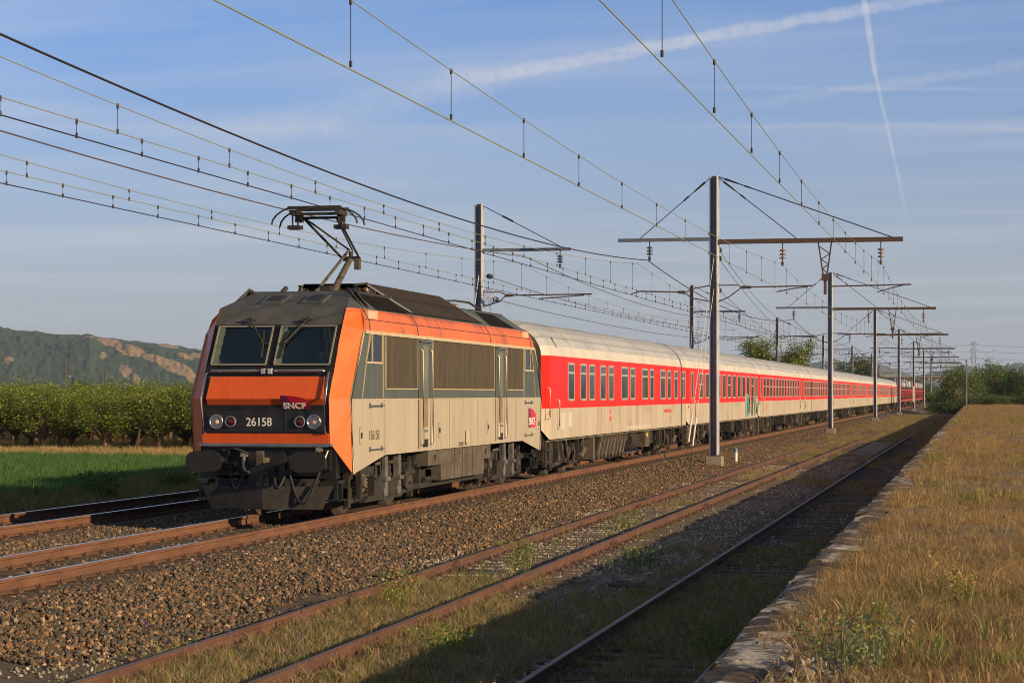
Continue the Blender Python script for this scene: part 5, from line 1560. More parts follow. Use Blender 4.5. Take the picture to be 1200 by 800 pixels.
# guy of the nearest mast and its anchor block, white marker post
gt = thing('mast_guy', 'pair of pale guy wires from the nearest mast down to a low concrete block', 'guy wire', (-9.62, 72.5, -0.5))
m = MB(); m.box(-0.32, 0.32, -0.35, 0.35, -0.06, 0.12); bevel(m.build('anchor_block', 'concrete', gt), 0.03)
for (dx, zt, hx) in ((-0.07, 7.45, 0.36), (0.09, 6.35, 0.58)):
    a, b_ = Vector((dx, 0, 0.1)), Vector((0.52, 3.35, zt))
    m = MB(); m.tube([a, a+(b_-a)*0.12], 0.012, 5, 0); m.tube([a+(b_-a)*0.12, a+(b_-a)*0.27], 0.032, 7, 1); m.tube([a+(b_-a)*0.27, b_], 0.010, 5, 1)
    m.build('guy_wire', ['dark_steel', 'insul_white'], gt)
mp_ = thing('marker_post', 'short white marker post with a blue cap beside the siding', 'marker post', (-8.89, 81.0, -0.45))
m = MB(); m.cyl((0, 0, -0.05), (0, 0, 0.38), 0.065, 0.065, 14); m.build('post', 'white_paint', mp_)
m = MB(); m.lathe((0, 0, 0.38), (0, 0, 1), [(0, 0.07), (0.10, 0.07), (0.14, 0.055), (0.16, 0.02)], 14); m.build('cap', 'blue_cap', mp_)

# ------------------------------------------------------------------ plants
def leaves_mesh(name, pts, nrm_, size, mats, idx, asp=0.5, seed=0):
    """many small folded leaves at given points"""
    r = np.random.default_rng(seed); n = len(pts)
    d = r.normal(size=(n, 3)); d[:, 2] *= 0.7; d /= np.linalg.norm(d, axis=1)[:, None]
    e = np.cross(d, r.normal(size=(n, 3))); e /= np.linalg.norm(e, axis=1)[:, None]
    sz = size*r.uniform(0.6, 1.35, n)[:, None]
    a = pts; b_ = pts+d*sz*0.5+e*sz*asp*0.5; c_ = pts+d*sz; dd = pts+d*sz*0.5-e*sz*asp*0.5
    v = np.stack([a, b_, c_, dd], 1).reshape(-1, 3)
    me = bpy.data.meshes.new(name)
    me.vertices.add(4*n); me.vertices.foreach_set('co', v.ravel())
    me.loops.add(4*n); me.loops.foreach_set('vertex_index', np.arange(4*n))
    me.polygons.add(n); me.polygons.foreach_set('loop_start', np.arange(n)*4); me.polygons.foreach_set('loop_total', np.full(n, 4))
    for mm in mats: me.materials.append(MATS[mm])
    me.polygons.foreach_set('material_index', idx.astype(np.int32))
    me.update(); me.validate()
    return me


def tree_meshes(seed, trunk_h, tips, clump_r, leaves, leaf, mats, probs, trunk_r, asp=0.5, sag_=0.0, base_spread=0.0):
    """trunk with limbs to every tip, leaf clumps round the tips and along the outer limbs"""
    r = np.random.default_rng(seed); m = MB()
    fork = Vector((r.normal()*0.05, r.normal()*0.05, trunk_h))
    m.tube([(0, 0, -0.15), (0.02, 0, trunk_h*0.5), fork], [trunk_r*1.25, trunk_r, trunk_r*0.9], 8)
    pts = []
    per = max(1, leaves//len(tips))
    for tp in tips:
        tp = Vector(tp)
        mid = fork.lerp(tp, 0.5)+Vector((r.normal()*0.08, r.normal()*0.08, r.uniform(-0.05, 0.15)))*tp.length*0.4
        q1 = fork.lerp(mid, 0.5)+Vector((r.normal(), r.normal(), r.normal()))*0.03*tp.length
        m.tube([fork, q1, mid, tp], [trunk_r*0.5, trunk_r*0.36, trunk_r*0.24, trunk_r*0.07], 5)
        for s_ in range(3):
            st = mid.lerp(tp, r.uniform(0, 0.8)); en = st+Vector((r.normal(), r.normal(), r.normal()*0.6))*clump_r*0.9
            m.tube([st, en], [trunk_r*0.13, trunk_r*0.04], 4)
            k = per//6
            t_ = r.uniform(0.2, 1.05, k)[:, None]
            pts.append(np.array(st)*(1-t_)+np.array(en)*t_+r.normal(size=(k, 3))*clump_r*0.25)
        k = per//2
        t_ = r.beta(2.2, 1.2, k)[:, None]
        base = np.array(mid)*(1-t_)+np.array(tp)*t_
        pts.append(base+r.normal(size=(k, 3))*clump_r*np.array([0.5, 0.5, 0.42]))
    pts = np.concatenate(pts)
    idx = r.choice(len(mats), len(pts), p=probs)
    tm = m.mesh('trunk', 'bark')
    return tm, leaves_mesh('crown', pts, None, leaf, mats, idx, asp, seed+1)


def place_tree(kind, label, cat, loc, tm, cm, rz=0.0, sc=1.0, group=None):
    o = thing(kind, label, cat, loc, rz, group); o.scale = (sc, sc, sc) if not isinstance(sc, tuple) else sc
    for nm, me in (('trunk', tm), ('crown', cm)):
        c_ = bpy.data.objects.new(nm, me); C.objects.link(c_); c_.parent = o
    return o


def dome_tips(r, n, rx, rz_, zc, low=-0.3):
    tips = []
    while len(tips) < n:
        v_ = r.normal(size=3); v_ /= np.linalg.norm(v_)
        if v_[2] < low: continue
        k = r.uniform(0.72, 1.08)
        tips.append((v_[0]*rx*k, v_[1]*rx*k, zc+v_[2]*rz_*k))
    return tips


r_ = np.random.default_rng(5)
PEACH = [tree_meshes(100+i, 0.55, dome_tips(r_, 24, 1.75, 1.15, 1.95, -0.40)+[(x_, y_, z_) for x_, y_, z_ in zip(r_.uniform(-1.2, 1.2, 9), r_.uniform(-1.2, 1.2, 9), r_.uniform(3.0, 3.6, 9))], 0.52, 5600, 0.14, ['leaf_peach_a', 'leaf_peach_b', 'leaf_peach_c'], [0.5, 0.3, 0.2], 0.13, 0.42) for i in range(5)]
# orchard rows: front row follows the edge of the field
pl = []
rt = random.Random(9)
for row in range(17):
    for col in range(-5, 10):
        Y_ = 96 + row*4.4 + rt.uniform(-0.3, 0.3) + (2.0 if row == 0 else 0)
        cx_ = 0.385 - 0.0 
        X_ = Y_*0.352 + col*2.75 - 1.0 + (row % 2)*1.5 + rt.uniform(-0.35, 0.35)
        if X_ < 29.5: continue
        pl.append((X_, Y_, row, col))
for (X_, Y_, row, col) in pl:
    i = rt.randrange(5)
    lab = 'peach tree in the front row of the orchard, trunk showing above the dry grass strip' if row == 0 else 'peach tree in the leafy rows of the orchard behind its front row'
    place_tree('peach_tree', lab, 'tree', (-X_, Y_, -0.62), PEACH[i][0], PEACH[i][1], rt.uniform(0, 6.28), (lambda k_: (k_, k_, k_*rt.uniform(0.78, 0.95)))(rt.uniform(0.9, 1.08)), 'peach trees in the front row of the orchard' if row == 0 else 'peach trees in the back rows of the orchard')
o = MB().box(-0.035, 0.035, -0.035, 0.035, 0, 1.1).build('stake', 'rust_rail', None, (-38.9, 95.6, -0.62)); o.rotation_euler = (0, R(9), 0)
tag(o, 'rusty red stake leaning at a peach tree trunk on the orchard edge', 'stake')

# trees behind the train and at the end of the platform
feather = tree_meshes(300, 2.2, [(x, y_, z) for x, y_, z in zip(r_.uniform(-5.2, 5.2, 34), r_.uniform(-3, 3, 34), r_.uniform(4.2, 9.0, 34))], 0.95, 15000, 0.30, ['leaf_peach_c', 'leaf_mid_b', 'leaf_mid_a'], [0.3, 0.45, 0.25], 0.26, 0.4)
place_tree('feathery_tree', 'light feathery tree with an open spreading crown above the coach roofs', 'tree', (-24.6, 280, -0.7), *feather, sc=(1.05, 1, 1.12))
dens = [tree_meshes(320+i, 1.6, dome_tips(r_, 34, 3.3, 3.2, 4.6, -0.55), 1.15, 6500, 0.34, ['leaf_dark_a', 'leaf_dark_b', 'leaf_mid_a'], [0.5, 0.32, 0.18], 0.3, 0.5) for i in range(3)]
lite = [tree_meshes(340+i, 1.2, dome_tips(r_, 26, 2.1, 2.9, 3.6, -0.6), 0.8, 5000, 0.26, ['leaf_mid_a', 'leaf_mid_b', 'leaf_dark_b'], [0.45, 0.35, 0.2], 0.18, 0.45) for i in range(2)]
bush = [tree_meshes(360+i, 0.3, dome_tips(r_, 22, 1.6, 1.0, 0.9, -0.25), 0.55, 2600, 0.2, ['leaf_dark_b', 'leaf_mid_a', 'leaf_dark_a', 'leaf_olive'], [0.4, 0.25, 0.25, 0.1], 0.08, 0.5) for i in range(3)]


def XofD(px, Y_):          # lateral distance of a picture column at a distance along the track (used once, to copy the site plan)
    t_ = (px-600)/2515; s_, c_ = math.sin(THETA), math.cos(THETA)
    return -(Y_*(s_-t_*c_)/(t_*s_+c_))


place_tree('dense_tree', 'dense dark round tree rising behind the last coaches', 'tree', (-22.6, 420, -0.7), *dens[0], sc=(1.3, 1.3, 1.34))
for (x_, y_, s_, lab) in ((-28.5, 400, 0.62, 'smaller dark tree left of the dense round tree behind the train'), (-19.8, 455, 0.85, 'dark tree right of the dense round tree behind the train'), (-18.6, 500, 0.8, 'green tree sloping down to the right of the dense round tree')):
    place_tree('dense_tree', lab, 'tree', (x_, y_, -0.7), *dens[1], rz=x_, sc=s_)
TR = [(1121, 268, 'lite', 0, 1.05, 'yellow green tree at the platform end, right of the tall dark post'),
      (1139, 275, 'lite', 1, 1.02, 'yellow green tree in front of the lattice pylon'),
      (1109, 310, 'dens', 1, 0.5, 'dark shaded tree at the bridge abutment'),
      (1162, 290, 'lite', 0, 1.2, 'tallest green tree with a ragged top, right of the pylon'),
      (1152, 300, 'dens', 2, 0.72, 'dark tree between the pylon and the ragged tall tree'),
      (1179, 296, 'dens', 0, 0.86, 'dark broad tree right of the ragged tall tree'),
      (1197, 285, 'dens', 1, 0.86, 'dark tree at the right edge of the photo'),
      (1225, 290, 'dens', 2, 0.75, 'dark tree just past the right edge of the hedge row')]
for (px_, Y_, kd, i, s_, lab) in TR:
    me = (dens if kd == 'dens' else lite)[i]
    place_tree('broadleaf_tree', lab, 'tree', (XofD(px_, Y_), Y_, -0.5), *me, rz=px_*0.7, sc=s_*0.93)
BU = [(1098, 282), (1108, 270), (1117, 262), (1127, 258), (1138, 262), (1149, 258), (1160, 262), (1172, 257), (1184, 261), (1197, 258), (1211, 262), (1098, 430), (1092, 540), (1107, 370)]
ordw = ['first', 'second', 'third', 'fourth', 'fifth', 'sixth', 'seventh', 'eighth', 'ninth', 'tenth', 'eleventh', 'twelfth', 'thirteenth', 'fourteenth']
for k, (px_, Y_) in enumerate(BU):
    place_tree('bush', '%s bush from the left in the hedge at the far end of the platform' % ordw[k] if k < 11 else ['bush in shade beside the track near the bridge', 'bush farthest along the track, under the bridge edge', 'bush between the platform end and the bridge'][k-11], 'bush',
               (XofD(px_, Y_), Y_, 0.35 if XofD(px_, Y_) > PE else -0.55), *bush[k % 3], rz=k*1.3, sc=(1.0, 1.0, 0.8) if k < 11 else (1.5, 1.5, 1.6), group='bushes in the hedge at the end of the platform' if k < 11 else None)
place_tree('dense_tree', 'dark round tree on the horizon beyond the orchard', 'tree', (XofD(95, 330), 330, -0.7), *dens[2], sc=(0.62, 0.62, 0.62))
place_tree('dense_tree', 'low dark tree on the horizon right of the round one, beyond the orchard', 'tree', (XofD(122, 345), 345, -0.7), *dens[1], sc=(0.45, 0.45, 0.47))
place_tree('dense_tree', 'low dark tree on the horizon left of the utility pole, beyond the orchard', 'tree', (XofD(55, 345), 345, -0.7), *dens[0], sc=(0.42, 0.42, 0.5))
for k in range(16):
    Y_ = 520+40*(k % 4)+rnd.uniform(0, 30); px_ = 880+14*k
    place_tree('dense_tree', ['low tree in the distant belt of trees behind the train', 'low tree in the distant belt of trees behind the train'][k % 2], 'tree', (XofD(px_, Y_), Y_, -0.7), *dens[k % 3], rz=k, sc=rnd.uniform(0.6, 0.85), group='distant belt of trees behind the train')

# posts, poles, pylon, bridge
o = thing('signal_post', 'tall dark slender post at the end of the platform in front of the trees', 'post', (XofD(1132.5, 250), 250, ZP-0.1))
m = MB(); m.cyl((0, 0, 0), (0, 0, 5.15), 0.10, 0.085, 8); m.build('shaft', 'galv_dark', o)
m = MB(); m.box(-0.11, 0.11, -0.11, 0.11, 5.15, 5.35); m.build('cap', 'galv_dark', o)
for (px_, ptop, Y_, lab) in ((76, 425, 330, 'wooden utility pole beyond the orchard beside the round tree'), (123, 435, 360, 'shorter wooden utility pole beyond the orchard, right of the round tree')):
    d_ = Y_/math.cos(THETA)*1.0
    x_ = XofD(px_, Y_); D_ = -x_*math.sin(THETA)+Y_*math.cos(THETA)
    z_ = 2.14+(461-ptop)*D_/2515
    o = thing('utility_pole', lab, 'utility pole', (x_, Y_, -0.7))
    m = MB(); m.cyl((0, 0, 0), (0, 0, z_+0.7), 0.17, 0.12, 8); m.build('shaft', 'under_light', o)
    m = MB(); m.box(-0.8, 0.8, -0.06, 0.06, z_+0.3, z_+0.4); m.build('cross_arm', 'under_light', o)
# lattice pylon
PY = 1400.0; PX = XofD(1141, PY); PD = -PX*math.sin(THETA)+PY*math.cos(THETA)
PH = 2.14+(461-400)*PD/2515+0.7
o = thing('lattice_pylon', 'grey steel lattice pylon standing behind the trees on the right', 'pylon', (PX, PY, -0.7))
m = MB()
def pw(z): return 1.7*(1-z/PH)+0.7
zz = 0
lev = [0, 6, 11, 15.5, 19.5, 23, 26, 28.5, 31, PH]
for a, b_ in zip(lev[:-1], lev[1:]):
    wa, wb = pw(a), pw(b_)
    for sx_, sy_ in ((1, 1), (1, -1), (-1, 1), (-1, -1)): m.bar((sx_*wa, sy_*wa, a), (sx_*wb, sy_*wb, b_), 0.2)
    for s in (-1, 1):
        m.bar((-wa, s*wa, a), (wb, s*wb, b_), 0.16); m.bar((wa, s*wa, a), (-wb, s*wb, b_), 0.16); m.bar((s*wa, -wa, a), (s*wb, wb, b_), 0.16); m.bar((-wb, s*wb, b_), (wb, s*wb, b_), 0.16)
m.build('lattice', 'galv_dark', o)
for zc_ in (PH-1.5, PH-5.5, PH-10):
    m = MB()
    for s in (-1, 1):
        for q in (-1, 1): m.bar((s*pw(zc_), q*0.4, zc_), (s*2.2, 0, zc_), 0.2); 
        m.bar((s*pw(zc_), 0, zc_+1.2), (s*2.2, 0, zc_), 0.16); m.cyl((s*2.2, 0, zc_), (s*2.2, 0, zc_-1.6), 0.14)
    m.build('cross_arm', 'galv_dark', o)
m = MB()
for zc_ in (PH-3.1, PH-7.1, PH-11.6):
    for s in (-1, 1):
        for (dx, dy) in ((420, 80), (-640, -160), (-1280, -300)):
            pts = []
            x0_ = PX+s*2.2 if dx != -1280 else PX+s*2.2-640; y0_ = PY if dx != -1280 else PY-160
            x1_ = PX+s*2.2+dx; y1_ = PY+dy
            for k in range(15):
                t_ = k/14; pts.append((x0_+(x1_-x0_)*t_, y0_+(y1_-y0_)*t_, zc_-9*4*t_*(1-t_)*(1 if abs(dx) > 500 else 0.5)))
            m.tube(pts, 0.05, 3)
tag(m.build('power_line', 'galv_dark'), 'thin high voltage power line cables low across the sky', 'power line')
# overpass at the end of the view
o = thing('overpass', 'dark concrete road bridge over the tracks at the far end', 'bridge', (0, 660, 0))
m = MB(); m.box(-60, 30, -4, 4, 5.95, 6.9); m.build('deck', 'coping', o)
m = MB()
for s in (-1, 1): m.box(-60, 30, s*4.05-0.15, s*4.05+0.15, 6.9, 7.3)
m.build('parapet', 'concrete', o)
m = MB(); m.box(-9.6, 30, -5, 5, -0.8, 5.94); m.box(-60, -22, -5, 5, -0.8, 5.94); m.build('abutment', 'concrete', o)
m = MB()
for k in range(30): m.cyl((-58+3*k, -4, 7.3), (-58+3*k, -4, 8.4), 0.05, n=5)
m.box(-60, 30, -4.03, -3.97, 8.35, 8.42); m.box(-60, 30, -4.03, -3.97, 7.8, 7.85); m.build('railing', 'galv_dark', o)

# ------------------------------------------------------------------ hills
def vnoise(x, y, seed):
    r = np.random.default_rng(seed); g = r.uniform(-1, 1, (64, 64))
    xi, yi = np.floor(x).astype(int), np.floor(y).astype(int); fx, fy = x-xi, y-yi
    fx, fy = fx*fx*(3-2*fx), fy*fy*(3-2*fy)
    G_ = lambda a, b_: g[a % 64, b_ % 64]
    return (G_(xi, yi)*(1-fx)+G_(xi+1, yi)*fx)*(1-fy)+(G_(xi, yi+1)*(1-fx)+G_(xi+1, yi+1)*fx)*fy


def fbm(x, y, seed, n=4):
    return sum(vnoise(x*2**k, y*2**k, seed+k)*0.5**k for k in range(n))


def hill(name, crest, r0, r1, a0, a1, na, nr, mats, classify=None, rough=4.0):
    """a range of hills: crest heights given as (bearing in thousandths, metres)"""
    A = np.linspace(a0, a1, na); U = np.linspace(0, 1.25, nr)
    ca, ch = np.array([c_[0] for c_ in crest]), np.array([c_[1] for c_ in crest])
    AA, UU = np.meshgrid(A, U)
    Hc = np.interp(AA, ca, ch)
    RR = r0+(r1-r0)*UU
    prof = np.where(UU <= 1, np.sin(np.clip(UU, 0, 1)*math.pi/2)**1.15, 1-(UU-1)*1.6)
    gul = fbm(AA*0.045, UU*2.2, 40, 4)
    Z = -0.7+Hc*prof*(1+0.09*gul*np.sin(np.clip(UU, 0, 1)*math.pi)) + rough*fbm(AA*0.55, UU*22, 60, 3)*np.minimum(1, UU*6)*np.where(UU > 1, 0.3, 1)
    bear = AA/1000.0
    xl, yl_2 = RR*bear, RR
    Xw = xl*math.cos(THETA)-yl_2*math.sin(THETA); Yw = xl*math.sin(THETA)+yl_2*math.cos(THETA)
    v = np.stack([Xw, Yw, Z], -1).reshape(-1, 3)
    f = [(j*na+i, j*na+i+1, (j+1)*na+i+1, (j+1)*na+i) for j in range(nr-1) for i in range(na-1)]
    me = bpy.data.meshes.new(name); me.from_pydata(v.tolist(), [], f)
    for mm in mats: me.materials.append(MATS[mm])
    if classify:
        ac, uc = (AA[:-1, :-1]+AA[1:, 1:])/2, (UU[:-1, :-1]+UU[1:, 1:])/2
        me.polygons.foreach_set('material_index', classify(ac, uc).astype(np.int32).ravel())
    me.polygons.foreach_set('use_smooth', [True]*len(f)); me.update()
    o = bpy.data.objects.new(name, me); C.objects.link(o); o['kind'] = 'structure'
    return o


mat('hill_forest', (0.018, 0.045, 0.027), (0.038, 0.070, 0.034), 0.06, 0.95, detail=9, lo=0.40, hi=0.62, c3=(0.062, 0.085, 0.045), s3=0.012, lo3=0.55, hi3=0.75, bump=0.6, bscale=0.10)
mat('hill_vineyard', (0.34, 0.225, 0.12), (0.27, 0.19, 0.10), 0.02, 0.95, c3=(0.12, 0.12, 0.05), s3=0.03, lo3=0.55, hi3=0.7)
mat('hill_rock', (0.30, 0.21, 0.13), (0.18, 0.14, 0.09), 0.05, 0.95)
mat('far_forest', (0.05, 0.065, 0.04), (0.10, 0.10, 0.06), 0.004, 0.95)
mat('far_scree', (0.25, 0.22, 0.18), (0.15, 0.14, 0.10), 0.004, 0.95)
D_H = 2900.0
bearing = lambda px_: (px_-600)/2.515
crest_px = [(-700, 60), (-500, 85), (-300, 96), (-150, 92), (-40, 86), (0, 81), (20, 76), (60, 72), (95, 71), (105, 73), (112, 69), (150, 64), (170, 62), (200, 59), (222, 55), (240, 52), (280, 47), (340, 38), (420, 28), (520, 22), (640, 16), (760, 10), (860, 5)]
BASE = 14.0


def classify(a, u):
    """vineyards, bare fields and a rock face on the left-hand hill"""
    px_ = a*2.515+600
    e = np.interp(a, [bearing(p) for p, _ in crest_px], [h for _, h in crest_px])*np.sin(np.clip(u, 0, 1)*math.pi/2)**1.15
    wob_ = fbm(a*0.11, u*9, 80, 3)
    out = np.zeros(a.shape)
    def ell(cx, ce, rx, re, tilt, mi):
        dx, de = px_-cx, e-ce
        dx2 = dx*math.cos(tilt)+de*math.sin(tilt)*1.0; de2 = -dx*math.sin(tilt)+de*math.cos(tilt)
        out[((dx2/rx)**2+(de2/re)**2+0.30*wob_) < 1] = mi
    ell(128, 61, 15, 5.5, -0.35, 1); ell(105, 68, 6, 2.0, 0, 1); ell(152, 49, 17, 6.0, -0.25, 1); ell(185, 37, 18, 3.5, -0.25, 1)
    ell(208, 27, 24, 7.0, -0.35, 1); ell(230, 17, 14, 6, -0.2, 1); ell(198, 56, 12, 3.5, -0.2, 1); ell(224, 41, 15, 3.5, -0.1, 1)
    ell(148, 24, 11, 5.5, -0.6, 2); ell(160, 15, 5, 5, -0.6, 2); ell(121, 41, 4, 4, 0, 2); ell(62, 74, 4, 1.2, 0, 2); ell(10, 37, 7, 4, 0, 2)
    ell(300, 20, 40, 6, -0.1, 1)
    return out


hill('hills', [(bearing(p), h*D_H/2515) for p, h in crest_px], 2350, D_H, bearing(-700), bearing(860), 900, 70, ['hill_forest', 'hill_vineyard', 'hill_rock'], classify, 1.3)
crest2 = [(700, 0), (800, 12), (880, 22), (950, 34), (978, 39), (1000, 33), (1020, 37), (1036, 32), (1052, 27), (1070, 19), (1085, 22), (1110, 27), (1132, 31), (1150, 27), (1170, 30), (1186, 34), (1200, 35), (1260, 38), (1400, 30), (1600, 18), (1900, 5)]
D2 = 7500.0
hill('mountains', [(bearing(p), h*D2/2515+2) for p, h in crest2], 6200, D2, bearing(700), bearing(1900), 420, 24, ['far_forest', 'far_scree'],
     lambda a, u: ((np.abs(a*2.515+600-1028) < 26) & (u > 0.35) & (fbm(a*0.09, u*5, 90, 3) > -0.15)).astype(int), 9.0)

# ------------------------------------------------------------------ gravel, grass and weeds (nobody could count them)
def source_collection(name, meshes):
    col = bpy.data.collections.new(name)
    for i, me in enumerate(meshes):
        o = bpy.data.objects.new('%s_%02d' % (name, i), me); col.objects.link(o)
    return col


def scatter(name, col, n_src, pts, rots, scl, label, cat, r):
    n = len(pts)
    me = bpy.data.meshes.new(name); me.vertices.add(n); me.vertices.foreach_set('co', np.asarray(pts, np.float32).ravel())
    for an, ty, data in (('rot', 'FLOAT_VECTOR', np.asarray(rots, np.float32).ravel()), ('scl', 'FLOAT', np.asarray(scl, np.float32)), ('pick', 'INT', r.integers(0, n_src, n).astype(np.int32))):
        at = me.attributes.new(an, ty, 'POINT'); at.data.foreach_set('vector' if ty == 'FLOAT_VECTOR' else 'value', data)
    me.update()
    o = bpy.data.objects.new(name, me); C.objects.link(o)
    ng = bpy.data.node_groups.new(name, 'GeometryNodeTree')
    ng.interface.new_socket('Geometry', in_out='INPUT', socket_type='NodeSocketGeometry'); ng.interface.new_socket('Geometry', in_out='OUTPUT', socket_type='NodeSocketGeometry')
    N, L = ng.nodes, ng.links
    gi, go = N.new('NodeGroupInput'), N.new('NodeGroupOutput')
    ci = N.new('GeometryNodeCollectionInfo'); ci.inputs['Collection'].default_value = col; ci.inputs['Separate Children'].default_value = True; ci.inputs['Reset Children'].default_value = True
    ip = N.new('GeometryNodeInstanceOnPoints'); ip.inputs['Pick Instance'].default_value = True
    def attr(nm, ty):
        a = N.new('GeometryNodeInputNamedAttribute'); a.data_type = ty; a.inputs['Name'].default_value = nm; return a.outputs['Attribute']
    L.new(gi.outputs[0], ip.inputs['Points']); L.new(ci.outputs[0], ip.inputs['Instance'])
    L.new(attr('pick', 'INT'), ip.inputs['Instance Index'])
    er = N.new('FunctionNodeEulerToRotation'); L.new(attr('rot', 'FLOAT_VECTOR'), er.inputs[0]); L.new(er.outputs[0], ip.inputs['Rotation'])
    L.new(attr('scl', 'FLOAT'), ip.inputs['Scale'])
    L.new(ip.outputs[0], go.inputs[0])
    md = o.modifiers.new('scatter', 'NODES'); md.node_group = ng
    return tag(o, label, cat, kind='stuff')


def stone_mesh(seed, mtl):
    r = np.random.default_rng(seed)
    bm = bmesh.new(); bmesh.ops.create_icosphere(bm, subdivisions=1, radius=0.5)
    ax = r.uniform(0.65, 1.15, 3); ax[2] *= 0.8
    for v in bm.verts:
        k = 1+r.uniform(-0.30, 0.22)
        v.co = Vector((v.co.x*ax[0]*k, v.co.y*ax[1]*k, v.co.z*ax[2]*k))
    me = bpy.data.meshes.new('stone'); bm.to_mesh(me); bm.free(); me.materials.append(MATS[mtl]); return me


def bed_z(x): return np.interp(x, bx, bz)


def strip_points(r, x0, x1, ys):
    """ys: list of (y0, y1, density per square metre)"""
    P = []
    for (a, b_, d) in ys:
        n = int((x1-x0)*(b_-a)*d); P.append(np.stack([r.uniform(x0, x1, n), r.uniform(a, b_, n)], -1))
    return np.concatenate(P)


r = np.random.default_rng(77)
STONES = source_collection('ballast_stone', [stone_mesh(i, 'stone') for i in range(7)])
p1 = strip_points(r, -10.95, -8.05, [(19, 34, 640), (34, 60, 430), (60, 100, 190), (100, 200, 60)])
p2 = strip_points(r, -12.45, -11.05, [(20, 40, 330), (40, 60, 150)])
p3 = strip_points(r, -15.25, -12.6, [(22, 40, 480), (40, 60, 120)])
p4 = strip_points(r, -16.85, -15.3, [(26, 44, 330)])
p5 = strip_points(r, -18.9, -16.9, [(28, 48, 260)])
P = np.concatenate([p1, p2, p3, p4, p5])
# fewer stones towards the dirt path beside the siding
keep = (P[:, 0] < -8.75) | (r.uniform(size=len(P)) < np.clip((-8.15-P[:, 0]+0.25*np.sin(P[:, 1]*0.9))/0.6, 0.02, 1))
P = P[keep]
for tcx, ty0 in ((TX, 22), (LX, 26)):
    ph_ = np.abs((P[:, 1]-ty0+0.3) % 0.6-0.3)
    on = (np.abs(P[:, 0]-tcx) < 1.31) & (ph_ < 0.13) & (r.uniform(size=len(P)) < 0.9)
    P = P[~on]
z = bed_z(P[:, 0])+r.uniform(-0.005, 0.04, len(P))
railgap = np.minimum(np.abs(np.abs(P[:, 0]-TX)-0.753), np.abs(np.abs(P[:, 0]-LX)-0.753))
z = np.where(railgap < 0.16, z-0.03, z)
scatter('ballast', STONES, 7, np.column_stack([P, z]), r.uniform(0, 6.28, (len(P), 3)), r.uniform(0.042, 0.09, len(P))*np.where(P[:, 1] > 60, 0.85, 1.0), 'brown and grey crushed stone ballast on the slope under the main line', 'gravel', r)
PEB = source_collection('pebble_stone', [stone_mesh(40+i, 'pebble') for i in range(4)])
p1 = strip_points(r, -8.9, -6.2, [(17, 30, 130), (30, 70, 150), (70, 120, 20)])
p2 = strip_points(r, -6.2, -1.6, [(17, 40, 110), (40, 90, 60)])
P = np.concatenate([p1, p2])
cl_ = fbm(P[:, 0]*0.9+50, P[:, 1]*0.35, 300, 3)
P = P[(cl_ > -0.18)]
P = np.concatenate([P, strip_points(r, -7.62, -6.24, [(27, 50, 210), (50, 80, 110)]), strip_points(r, -5.9, -4.1, [(30, 60, 60)])])
z = np.where(P[:, 0] < -8.05, bed_z(P[:, 0]), -0.535)
scatter('pebbles', PEB, 4, np.column_stack([P, z+r.uniform(0, 0.015, len(P))]), r.uniform(0, 6.28, (len(P), 3)), r.uniform(0.015, 0.05, len(P))*r.choice([1, 1, 1, 1.5], len(P)), 'pale gravel lying between the rusty siding rails', 'gravel', r)


def tuft_mesh(seed, n, h, spread, wd, mats, probs, lean=0.5, seeds=0.0, seedmat=None):
    """a clump of thin bent blades"""
    r2 = np.random.default_rng(seed); m = MB()
    for i in range(n):
        a = r2.uniform(0, 6.28); rr = spread*math.sqrt(r2.uniform()); x, y_ = rr*math.cos(a), rr*math.sin(a)
        hh = h*r2.uniform(0.45, 1.15); l = r2.normal()*lean*hh; l2 = r2.normal()*lean*hh
        fa = r2.uniform(0, 6.28); wx, wy = wd*math.cos(fa)/2, wd*math.sin(fa)/2
        mi = int(r2.choice(len(mats), p=probs))
        mid = (x+l*0.35, y_+l2*0.35, hh*0.6); tip = (x+l, y_+l2, hh)
        m.add([(x-wx, y_-wy, -0.02), (x+wx, y_+wy, -0.02), (mid[0]+wx*0.8, mid[1]+wy*0.8, mid[2]), (mid[0]-wx*0.8, mid[1]-wy*0.8, mid[2]), tip], [(0, 1, 2, 3), (3, 2, 4)], mi)
        if seedmat is not None and r2.uniform() < seeds:
            for q in range(4):
                o_ = r2.normal(size=3)*0.012
                t2 = (tip[0]+o_[0], tip[1]+o_[1], tip[2]-0.018*q+o_[2])
                m.add([t2, (t2[0]+0.012, t2[1], t2[2]+0.016), (t2[0], t2[1]+0.012, t2[2]+0.026)], [(0, 1, 2)], seedmat)
    me = bpy.data.meshes.new('tuft'); me.from_pydata([tuple(v) for v in m.v], [], m.f)
    for mm in mats: me.materials.append(MATS[mm])
    me.polygons.foreach_set('material_index', [min(i, len(mats)-1) for i in m.m]); me.update()
    return me


